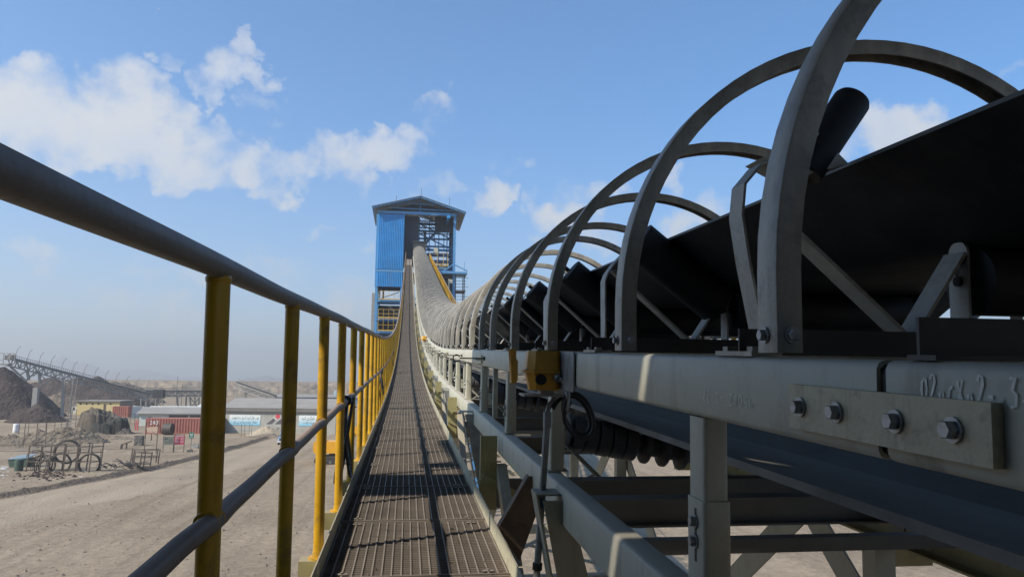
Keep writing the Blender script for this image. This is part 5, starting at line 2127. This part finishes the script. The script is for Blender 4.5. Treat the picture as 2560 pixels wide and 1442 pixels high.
rack('tall pipe rack next to the green drum, hose coils below', [(65, 1177), (98, 1178)], 2.4, (.95, 1.75, 2.35), 'pipe racks for hose coils')
rack('tall pipe rack with the raised big coil hung through it', [(120, 1178), (157, 1180)], 2.5, (.9, 1.7, 2.4), 'pipe racks for hose coils')
rack('tall pipe rack at the right end of the hose coils', [(187, 1179), (222, 1180)], 2.6, (.9, 1.75, 2.3), 'pipe racks for hose coils')
rack('low pipe rack beside the curved scrap plates', [(348, 1174), (374, 1172)], 1.7, (.55, 1.2, 1.6), 'pipe racks for hose coils')
rack('low open pipe rack behind the scrap, right end of the row', [(330, 1160), (395, 1157)], 1.5, (.7, 1.4), 'pipe racks for hose coils')
fence('long low pipe rail behind the hose racks', [(-20, 1158), (80, 1156), (170, 1153), (250, 1152), (330, 1150)], 1.3, (1.25,), M['frame'], .03)


def coil(label, p, R_, n, tilt, yaw, seed, wd=.5):
    rr_ = random.Random(seed)
    mb = MB()
    for k in range(n):
        r = R_ * rr_.uniform(.88, 1.04)
        o_ = (k / max(1, n - 1) - .5) * wd
        yw = yaw + rr_.uniform(-.12, .12)
        ax = Vector((math.cos(yw), math.sin(yw), 0))
        up_ = Vector((-math.sin(yw) * math.sin(tilt), math.cos(yw) * math.sin(tilt), math.cos(tilt)))
        nn = ax.cross(up_)
        c = p + nn * o_ + Vector((0, 0, R_))
        mb.tube([c + ax * (r * math.cos(2 * math.pi * i / 30)) + up_ * (r * math.sin(2 * math.pi * i / 30)) for i in range(30)], .03, 6, closed=True)
    return tag(mb.build('hose_coil', M['coil'], None, 60), label, 'coil', 'big hose coils')


coil('bundle of big dark hose rings raised upright, topmost of the coils', at(157, 1172) + Vector((0, .6, .55)), 1.12, 9, .1, .35, 4, 1.0)
coil('dark hose coil lying against the left rack, beside the green drum', at(100, 1176) + Vector((0, .5, -.45)), .98, 10, .15, -.4, 5, 1.0)
coil('dark hose coil standing below the raised ring bundle', at(142, 1177) + Vector((0, .5, -.25)), .95, 7, .1, .3, 6, .8)
coil('half-sunk dark hose coil inside the right-hand tall rack', at(217, 1177) + Vector((0, .5, -.35)), .98, 9, .1, .2, 7, .7)
coil('single thin hose ring leaning on the left rack', at(86, 1165), .85, 2, .1, .2, 9, .1)


def scrapheap(label, p, n, seed, L_):
    rr_ = random.Random(seed)
    mb = MB()
    for k in range(n):
        a = rr_.uniform(-.5, .9)
        el = rr_.uniform(-.02, .55)
        b = p + Vector((rr_.uniform(-.5, .5) * L_, rr_.uniform(-.4, .4), .1 + .03 * k))
        d = Vector((math.cos(a) * math.cos(el), math.sin(a) * math.cos(el) * .4, math.sin(el))) * L_ * rr_.uniform(.4, .7)
        if rr_.random() < .5:
            d.x = -d.x
        mid = b + d * .5 + Vector((0, 0, .12))
        for u, v in ((b, mid), (mid, b + d)):
            mb.bar(u, v, rr_.uniform(.15, .32), .03)
    return tag(mb.build('scrap_heap', M['scrap']), label, 'scrap')


scrapheap('heap of dark curved scrap plates at the right end of the racks', at(325, 1176), 18, 3, 2.0)
scrapheap('flatter scrap of bent strips between rack and curved plates', at(275, 1174), 11, 6, 1.6)

# green drum, blue-topped skip, rubbish
p = at(46, 1175)
mb = MB().lathe(p, (0.02, 0, 1), [(0, .36), (.02, .38), (.36, .38), (.37, .40), (.40, .40), (.41, .38), (.74, .38), (.75, .40), (.78, .40), (.79, .38), (1.06, .38), (1.08, .36), (1.08, .30), (1.04, .29), (1.04, .01)], 18)
tag(mb.build('oil_drum', M['green'], None, 40), 'worn green oil drum standing left of the pipe racks', 'drum')
p = at(22, 1168)
sk = thing('waste_skip', 'waste skip with light blue lid behind the green drum', 'skip', p)
mb = MB()
mb.prism([(-.1, .0), (1.45, .0), (1.6, .85), (-.3, .7)], p + Vector((0, .3, 0)), (1, 0, 0), (0, 0, 1), (0, 1.6, 0))
mb.build('body', M['green'], sk)
mb = MB()
mb.add([p + Vector(v) for v in ((-.3, .25, .72), (1.62, .25, .88), (1.62, 1.95, 1.12), (-.0, 1.95, .98), (-.3, .25, .78), (1.62, .25, .94), (1.62, 1.95, 1.18), (-.0, 1.95, 1.04))],
       [(0, 1, 2, 3), (4, 7, 6, 5), (0, 4, 5, 1), (1, 5, 6, 2), (2, 6, 7, 3), (3, 7, 4, 0)])
mb.build('lid', M['blue'], sk)

# signs and blocks near the yard crossing
def board(name, label, pts, z0, z1, m, legs, lines=None, lm=None, tilt=0):
    a, b = at(*pts[0]), at(*pts[1])
    e = (b - a).normalized()
    s = thing(name, label, 'sign', a)
    n = Vector((e.y, -e.x, 0))
    mb = MB()
    mb.prism([(0, z0), ((b - a).length, z0 + tilt * .5), ((b - a).length, z1 + tilt), (0, z1)], a, e, (0, 0, 1), n * .04)
    bo = mb.build('panel', m, s)
    for q in legs:
        f = a + e * ((b - a).length * q)
        MB().bar(f - n * .05, f - n * .05 + Vector((0, 0, z1 + .05)), .07, .07, up=(0, 1, 0)).build('leg', M['frame'], s)
    if lines:
        mb = MB()
        w = (b - a).length
        for (u0, u1, v) in lines:
            mb.prism([(w * u0, z0 + (z1 - z0) * v), (w * u1, z0 + (z1 - z0) * v), (w * u1, z0 + (z1 - z0) * v + .05), (w * u0, z0 + (z1 - z0) * v + .05)], a + n * .044, e, (0, 0, 1), n * .004)
        mb.build('lettering', lm, bo)
    return s


board('notice_board', 'red notice board with white lines, right of the cream board', [(434, 1129), (459, 1128.5)], .95, 2.05, M['signred'], (0, 1),
      [(.06, .5, .84), (.06, .45, .68), (.06, .5, .52), (.06, .45, .36), (.06, .5, .2), (.6, .95, .84), (.62, .95, .68), (.6, .93, .52), (.62, .95, .36), (.6, .93, .2), (.1, .9, .93)], M['white'])
board('notice_board', 'faded cream notice board, left of the red one', [(407, 1130), (433, 1129)], .95, 1.95, M['signcream'], (0, 1),
      [(.08, .4, .75), (.08, .4, .62), (.08, .4, .69), (.5, .9, .6), (.5, .9, .45), (.1, .9, .25)], M['steel'])
p = at(476.5, 1128)
gs = thing('sign_post', 'green assembly-point sign on a thin post, right of the red board', 'sign', p)
MB().cyl(p, p + Vector((0, 0, 2.4)), .035, 8).build('post', M['frame'], gs)
bo = MB().box(p + Vector((0, -.05, 2.02)), (.56, .03, .72)).build('panel', M['signgreen'], gs)
mb = MB()
for dx in (-.1, 0, .1):
    c = p + Vector((dx, -.07, 2.12))
    mb.box(c + Vector((0, 0, -.08)), (.06, .006, .16)).cyl(c + Vector((0, .003, .04)), c + Vector((0, -.003, .04)), .035, 10)
for sx in (-1, 1):
    for sz in (-1, 1):
        c = p + Vector((sx * .2, -.07, 2.02 + sz * .27))
        mb.bar(c, c + Vector((-sx * .07, 0, -sz * .08)), .05, .006, up=(0, 1, 0))
mb.box(p + Vector((0, -.07, 1.8)), (.36, .006, .05))
mb.build('symbol', M['white'], bo)
MB().box(p + Vector((-.1, 0, .12)), (.6, .4, .3)).build('footing', M['blockc'], gs)
# leaning board frame before the red container
a, b = at(360, 1131), at(390, 1131)
s = thing('leaning_board', 'peeling beige board hung crooked in a rusty frame before the red container', 'sign', a)
for q in (a, b):
    MB().bar(q, q + Vector((.05, 0, 3.7)), .08, .08, up=(0, 1, 0)).build('leg', M['frame'], s)
mb = MB().bar(a + Vector((.1, 0, 3.1)), b + Vector((0, 0, 2.1)), .06, .06).bar(b + Vector((0, 0, 3.7)), b + Vector((.45, .2, 2.2)), .05, .05)
mb.build('brace', M['frame'], s)
mb = MB().prism([(.2, 2.45), (1.4, 2.35), (1.45, 3.15), (.1, 3.05)], a + Vector((0, -.07, 0)), (1, 0, 0), (0, 0, 1), (0, .04, 0))
mb.build('panel', mat('beige_board', (.5, .36, .25), .7, 0, .1, 2), s)
MB().cyl(a + Vector((.72, 0, 1.5)), a + Vector((.70, 0, 2.3)), .07, 6, r2=.04).build('hanging_rag', M['scrap'], s)


def rough_block(name, label, p, sz, m, seed):
    mb = MB()
    n = 7
    rr_ = random.Random(seed)
    import bmesh
    bm = bmesh.new()
    bmesh.ops.create_cube(bm, size=1)
    bmesh.ops.subdivide_edges(bm, edges=bm.edges[:], cuts=4, use_grid_fill=True)
    for v in bm.verts:
        v.co = Vector((v.co.x * sz[0], v.co.y * sz[1], (v.co.z + .5) * sz[2]))
        k = Vector((rr_.uniform(-1, 1), rr_.uniform(-1, 1), rr_.uniform(-1, 1))) * .045
        v.co = v.co + k + p
    me = bpy.data.meshes.new(name)
    bm.to_mesh(me)
    bm.free()
    me.materials.append(m)
    o = bpy.data.objects.new(name, me)
    COL.objects.link(o)
    return tag(o, label, 'block')


rough_block('stone_block', 'large rough dark block on a low sledge left of the leaning board', at(347, 1112), (1.05, .7, 1.3), M['blockc'], 1)
rough_block('concrete_block', 'low concrete block right of the green sign, nearer one', at(487, 1118), (.85, .45, .5), M['concrete'], 2)
rough_block('concrete_block', 'low concrete block behind, close to the dark handrail post', at(506, 1112), (.75, .4, .5), M['concrete'], 3)
p = at(303, 1120)
mb = MB().bar(p + Vector((0, 0, .5)), p + Vector((1.2, 0, .95)), .35, .12).bar(p + Vector((.0, 0, 0)), p + Vector((0.05, 0, .5)), .2, .25, up=(0, 1, 0)).bar(p + Vector((.62, 0, 0)), p + Vector((.62, 0, .7)), .12, .2, up=(0, 1, 0))
tag(mb.build('bent_plate', M['scrap']), 'bent dark steel plate propped on feet left of the rough block', 'scrap')

# power poles and lamp posts
def pole(label, p, h, arms, group=None, name='power_pole', w=.13):
    s = thing(name, label, 'pole', p, group)
    MB().tube([p, p + Vector((0, 0, h))], w, 7, rs=[w, w * .6]).build('shaft', M['steel'], s)
    for z, l in arms:
        MB().bar(p + Vector((-l, 0, z)), p + Vector((l, 0, z)), .12, .12).build('cross_arm', M['steel'], s)
    return s


pole('taller thin power pole behind the prefab office', at(440, 1012), 10.6, [(2.6, 1.6)])
pole('shorter power pole with two cross arms, before the far conveyor', at(452, 1030), 7.6, [(6.9, 1.2), (5.7, 1.9)])
pole('single thin pole rising behind the blue hall, left of its tanks', at(695, 1000), 7.0, [])
p = at(836, 1010)
s = thing('lamp_post', 'slim street lamp with curved arm behind the emblem workshop', 'lamp', p)
MB().tube([p + Vector(v) for v in ((0, 0, 0), (0, 0, 5.2), (.15, 0, 5.7), (.6, 0, 6.0), (2.1, 0, 6.15))], .08, 6).build('shaft', M['steel'], s)
MB().box(p + Vector((2.2, 0, 6.12)), (.7, .25, .14)).build('lamp_head', M['steel'], s)

# ---- stacker boom over the ore heaps and the trestle conveyor behind
def far(px, py, d):
    v = ray(px, py)
    return Vector((0, 0, H)) + v * (d / math.hypot(v.x, v.y))


def boom(name, label, a, b, hgt, wid, n, m, lamps=0, cat='conveyor'):
    s = thing(name, label, cat, Vector((a.x, a.y, 0)))
    d = (b - a).normalized()
    sd = d.cross(Vector((0, 0, 1))).normalized()
    u = sd.cross(d)
    mb = MB()
    for e in (-1, 1):
        for z in (0, hgt):
            mb.bar(a + sd * (wid / 2 * e) + u * z, b + sd * (wid / 2 * e) + u * z, .22, .24)
        for i in range(n):
            p, q = a.lerp(b, i / n), a.lerp(b, (i + 1) / n)
            z0_, z1_ = (0, hgt) if i % 2 else (hgt, 0)
            mb.bar(p + sd * (wid / 2 * e) + u * z0_, q + sd * (wid / 2 * e) + u * z1_, .14, .14)
            mb.bar(q + sd * (wid / 2 * e), q + sd * (wid / 2 * e) + u * hgt, .12, .12, up=d)
    mb.build('lattice', m, s)
    mb = MB().bar(a + u * (hgt + .25), b + u * (hgt + .25), wid * .7, .2)
    mb.build('belt', M['dark'], s)
    mb = MB()
    for i in range(n * 2 + 1):
        p = a.lerp(b, i / n / 2) + u * hgt
        mb.bar(p - sd * wid / 2, p - sd * wid / 2 + Vector((0, 0, 1.1)), .08, .08, up=d)
    for z in (.55, 1.1):
        mb.bar(a + u * hgt - sd * wid / 2 + Vector((0, 0, z)), b + u * hgt - sd * wid / 2 + Vector((0, 0, z)), .08, .08)
    mb.build('railing', m, s)
    for i in range(lamps):
        p = a.lerp(b, (i + .5) / lamps) + u * hgt
        MB().tube([p, p + Vector((.5, 0, 2.4)), p + Vector((1.1, 0, 3.2))], .06, 5).build('lamp_arm', m, s)
    return s


DB = 200.0
ba, bb = far(14, 912, DB), far(368, 1002, DB + 4)
st = boom('stacker', 'long grey lattice stacker boom sloping down over the dark ore heaps', ba, bb, 1.45, 1.8, 34, M['stackc'], 13)
hd = far(10, 905, DB)
mb = MB().box(hd + Vector((-1.2, 0, -.5)), (5.0, 2.0, .3)).box(hd + Vector((1.2, 0, 1.0)), (1.6, 1.6, 1.0))
for dx in (-3.4, -2, -.6, .3, 1.6, 2.6):
    mb.bar(hd + Vector((dx, -1, -.4)), hd + Vector((dx, -1, 1.9 if dx > -.7 else .7)), .13, .13, up=(0, 1, 0))
mb.bar(hd + Vector((-.6, -1, 1.9)), hd + Vector((2.6, -1, 1.9)), .13, .13).bar(hd + Vector((-3.4, -1, .7)), hd + Vector((-.6, -1, .7)), .1, .1).bar(hd + Vector((-.6, -1, .2)), hd + Vector((2.6, -1, 1.8)), .1, .1)
mb.build('head_house', M['stackc'], st)
mb = MB()
for (x0, y0, x1, y1, w) in ((26, 916, 65, 952, .7), (65, 952, 93, 925, .5), (68, 925, 72, 950, .9), (98, 930, 100, 958, .9), (100, 935, 118, 952, .35), (82, 940, 100, 928, .35), (100, 968, 140, 940, .5), (52, 936, 68, 925, .4), (162, 948, 160, 990, .9), (156, 950, 156, 998, .25), (181, 950, 181, 1000, .3), (352, 996, 356, 1012, .4)):
    e1 = far(x1, y1, DB)
    if y1 > 985:
        e1.z = -1.5
    MB().bar(far(x0, y0, DB), e1, w * .55, w * .45, up=(0, 1, 0)).build('support_leg', M['stackc'], st)
cw = far(90, 980, DB - 3)
MB().box2((cw.x - .5, cw.y - .5, -2), (cw.x + .5, cw.y + .5, cw.z + 1.0)).build('pier', M['concrete'], st)

ca, cb_ = far(360, 991, DB + 16), far(545, 989, DB + 20)
tc_ = boom('trestle_conveyor', 'level grey conveyor on trestles beyond the prefab office', ca, cb_, 1.1, 1.6, 22, M['stackc'], 0)
mb = MB()
for px in (366, 390, 405, 443, 466, 475, 487, 498, 525):
    mb.bar(far(px, 992, DB + 18), far(px + (3 if px % 2 else -2), 1026, DB + 18), .32, .32, up=(0, 1, 0))
for px in (364, 385, 476):
    mb.bar(far(px, 994, DB + 18), far(px + 22, 1020, DB + 18), .2, .2, up=(0, 1, 0))
    mb.bar(far(px + 22, 994, DB + 18), far(px, 1020, DB + 18), .2, .2, up=(0, 1, 0))
mb.build('trestle', M['stackc'], tc_)
MB().box(far(398, 984, DB + 16), (2.5, 2, 2.2)).build('drive_house', M['dark'], tc_)
ra, rb_ = far(588, 968, DB + 10), far(684, 1002, DB + 4)
rcv = boom('sloping_conveyor', 'short grey conveyor sloping down left of the blue hall', ra, rb_, 1.2, 1.6, 14, M['stackc'], 0)
mb = MB()
for px, y0 in ((592, 972), (612, 980), (616, 980)):
    mb.bar(far(px, y0, DB + 8), far(px - 1, 1010, DB + 8), .3, .3, up=(0, 1, 0))
mb.build('leg', M['stackc'], rcv)

# ---- blue pickup on the haul road, nose towards us
p = at(708, 1112)
tr = thing('pickup_truck', 'old light blue pickup truck coming up the dirt road, partly behind a post', 'truck', p)


def bx(mb, x0, x1, y0, y1, z0, z1):
    return mb.box2((p.x + x0, p.y + y0, p.z + z0), (p.x + x1, p.y + y1, p.z + z1))


mb = MB()
mb.prism([(0, .5), (0, .98), (1.15, 1.08), (1.45, 1.12), (1.45, .5)], p + Vector((-.80, 0, 0)), (0, 1, 0), (0, 0, 1), (1.6, 0, 0))
bx(mb, -.82, .82, 1.4, 4.4, .5, 1.05)
mb.build('body', M['truckblue'], tr)
mb = MB()
mb.prism([(1.2, 1.08), (1.75, 1.72), (2.75, 1.74), (2.9, 1.05)], p + Vector((-.72, 0, 0)), (0, 1, 0), (0, 0, 1), (1.44, 0, 0))
mb.build('cab', M['truckblue'], tr)
mb = MB()
mb.prism([(1.22, 1.14), (1.66, 1.65), (1.645, 1.665), (1.205, 1.155)], p + Vector((-.64, 0, 0)), (0, 1, 0), (0, 0, 1), (1.28, 0, 0))
mb.build('windscreen', M['glass'], tr)
mb = MB()
bx(mb, -.9, .9, 2.9, 4.5, 1.05, 1.9)
mb.build('load_bed', M['bluewall'], tr)
bx(MB(), -.84, .84, -.12, .02, .42, .60).build('bumper', M['white'], tr)
bx(MB(), -.55, .55, -.03, .02, .64, .92).build('grille', M['dark'], tr)
for s in (-1, 1):
    MB().cyl(p + Vector((s * .66, -.05, .78)), p + Vector((s * .66, .02, .78)), .11, 12).build('headlight', M['white'], tr)
    for yy in (.75, 3.5):
        MB().cyl(p + Vector((s * .62, yy, .34)), p + Vector((s * .84, yy, .34)), .34, 18).build('wheel', M['rubber'], tr, 40)

# ---- yellow tracked excavator, turned side-on
p = at(836, 1156)
ex = thing('excavator', 'orange-yellow tracked excavator side-on behind the handrail posts', 'excavator', p)
for yy in (-1.15, 1.15):
    mb = MB()
    pts = []
    for i in range(28):
        a = 2 * math.pi * i / 28
        pts.append((max(-1, min(1, 1.35 * math.cos(a))) * 1.55 + .42 * math.cos(a), .42 + .40 * math.sin(a)))
    ouv = [(q[0], q[1]) for q in pts]
    mb.prism(ouv, p + Vector((0, yy - .28, 0)), (1, 0, 0), (0, 0, 1), (0, .56, 0))
    tk = mb.build('track', M['track'], ex)
    mb = MB()
    for xx in (-1.5, -.9, -.3, .3, .9, 1.5):
        r = .30 if abs(xx) > 1.2 else .16
        mb.cyl(p + Vector((xx, yy - .31, .42 if abs(xx) > 1.2 else .26)), p + Vector((xx, yy + .31, .42 if abs(xx) > 1.2 else .26)), r, 14)
    mb.build('track_wheel', M['steel'], tk, 40)
MB().cyl(p + Vector((.1, 0, .8)), p + Vector((.1, 0, 1.15)), .7, 18).build('slew_ring', M['dark'], ex)
mb = MB()
mb.prism([(-2.05, 1.2), (-2.15, 1.5), (-2.12, 2.25), (-1.95, 2.42), (-.85, 2.42), (-.85, 1.15), (-1.9, 1.12)], p + Vector((0, -1.25, 0)), (1, 0, 0), (0, 0, 1), (0, 2.5, 0))
mb.build('counterweight', M['excyellow'], ex)
mb = MB()
mb.prism([(-.84, 1.15), (-.84, 2.36), (.35, 2.36), (.4, 1.75), (1.3, 1.7), (1.35, 1.15)], p + Vector((0, -1.22, 0)), (1, 0, 0), (0, 0, 1), (0, 2.44, 0))
mb.build('house', M['excyellow'], ex)
MB().box(p + Vector((-1.5, -1.26, 2.0)), (.5, .02, .32)).build('vent_grille', M['dark'], ex)
mb = MB()
mb.prism([(.42, 1.2), (.42, 2.75), (.6, 2.92), (1.3, 2.9), (1.55, 2.2), (1.5, 1.2)], p + Vector((0, .25, 0)), (1, 0, 0), (0, 0, 1), (0, .95, 0))
cbk = mb.build('cab', M['excyellow'], ex)
MB().prism([(.55, 1.85), (.55, 2.68), (.68, 2.8), (1.22, 2.78), (1.4, 2.15), (1.38, 1.85)], p + Vector((0, .235, 0)), (1, 0, 0), (0, 0, 1), (0, .98, 0)).build('window', M['glass'], cbk)
mb = MB()
mb.prism([(.9, 1.35), (1.9, 3.6), (2.9, 4.9), (3.2, 4.7), (2.4, 3.3), (1.3, 1.25)], p + Vector((0, -.25, 0)), (1, 0, 0), (0, 0, 1), (0, .42, 0))
mb.build('boom', M['excyellow'], ex)
mb = MB()
mb.prism([(2.75, 5.1), (3.3, 5.15), (4.6, 2.6), (4.35, 2.5)], p + Vector((0, -.18, 0)), (1, 0, 0), (0, 0, 1), (0, .3, 0))
mb.build('stick', M['excyellow'], ex)
mb = MB()
mb.prism([(4.2, 2.7), (4.75, 2.6), (4.9, 1.7), (4.4, 1.3), (3.9, 1.6)], p + Vector((0, -.5, 0)), (1, 0, 0), (0, 0, 1), (0, .95, 0))
mb.build('bucket', M['dark'], ex)
mb = MB()
mb.cyl(p + Vector((1.2, -.35, 1.3)), p + Vector((2.0, -.35, 3.2)), .09, 8).cyl(p + Vector((2.3, -.03, 4.5)), p + Vector((3.1, -.03, 5.2)), .08, 8)
mb.build('ram', M['steel'], ex)

# ---- stones and litter strewn over the yard
def scatter(name, label, n, m, area, smin, smax, seed, flatk=.6):
    rr_ = random.Random(seed)
    mb = MB()
    for _ in range(n):
        px, py = area(rr_)
        if py < 990:
            continue
        q = at(px, py)
        s = smin * (smax / smin) ** (rr_.random() ** 2.2)
        a = rr_.uniform(0, 6.28)
        vs = []
        for (x, y, z) in ((1, 0, 0), (.4, .9, .1), (-.6, .7, 0), (-1, -.1, .1), (-.4, -.9, 0), (.7, -.7, .1), (.1, .1, 1)):
            k = rr_.uniform(.7, 1.25)
            vs.append(q + Vector(((x * math.cos(a) - y * math.sin(a)) * s * k, (x * math.sin(a) + y * math.cos(a)) * s * k, z * s * flatk * k * 1.3 - .02)))
        mb.add(vs, [(i, (i + 1) % 6, 6) for i in range(6)])
    o = mb.build(name, m)
    return tag(o, label, None, None, 'stuff')


scatter('stones', 'loose stones strewn over the dirt yard', 1500, M['spoil'], lambda r: (r.uniform(-40, 900), 1095 + 345 * r.random() ** 1.3), .04, .16, 5)
scatter('stones', 'dark stone clusters below the pipe racks', 160, M['ore'], lambda r: (r.gauss(120, 40), r.gauss(1187, 5)), .08, .3, 6)
scatter('stones', 'rubble on the banks near the fence', 500, M['spoil'], lambda r: (r.uniform(20, 215), r.uniform(1085, 1118)), .08, .35, 7)
scatter('litter', 'white scraps of litter along the road berm', 110, M['litter'], lambda r: (r.uniform(-10, 650), r.choice((r.gauss(1165, 14), r.uniform(1120, 1200)))), .06, .26, 8, .25)
scatter('litter', 'white rubbish piled at the left edge', 50, M['litter'], lambda r: (r.gauss(8, 14), r.gauss(1172, 10)), .08, .3, 9, .4)
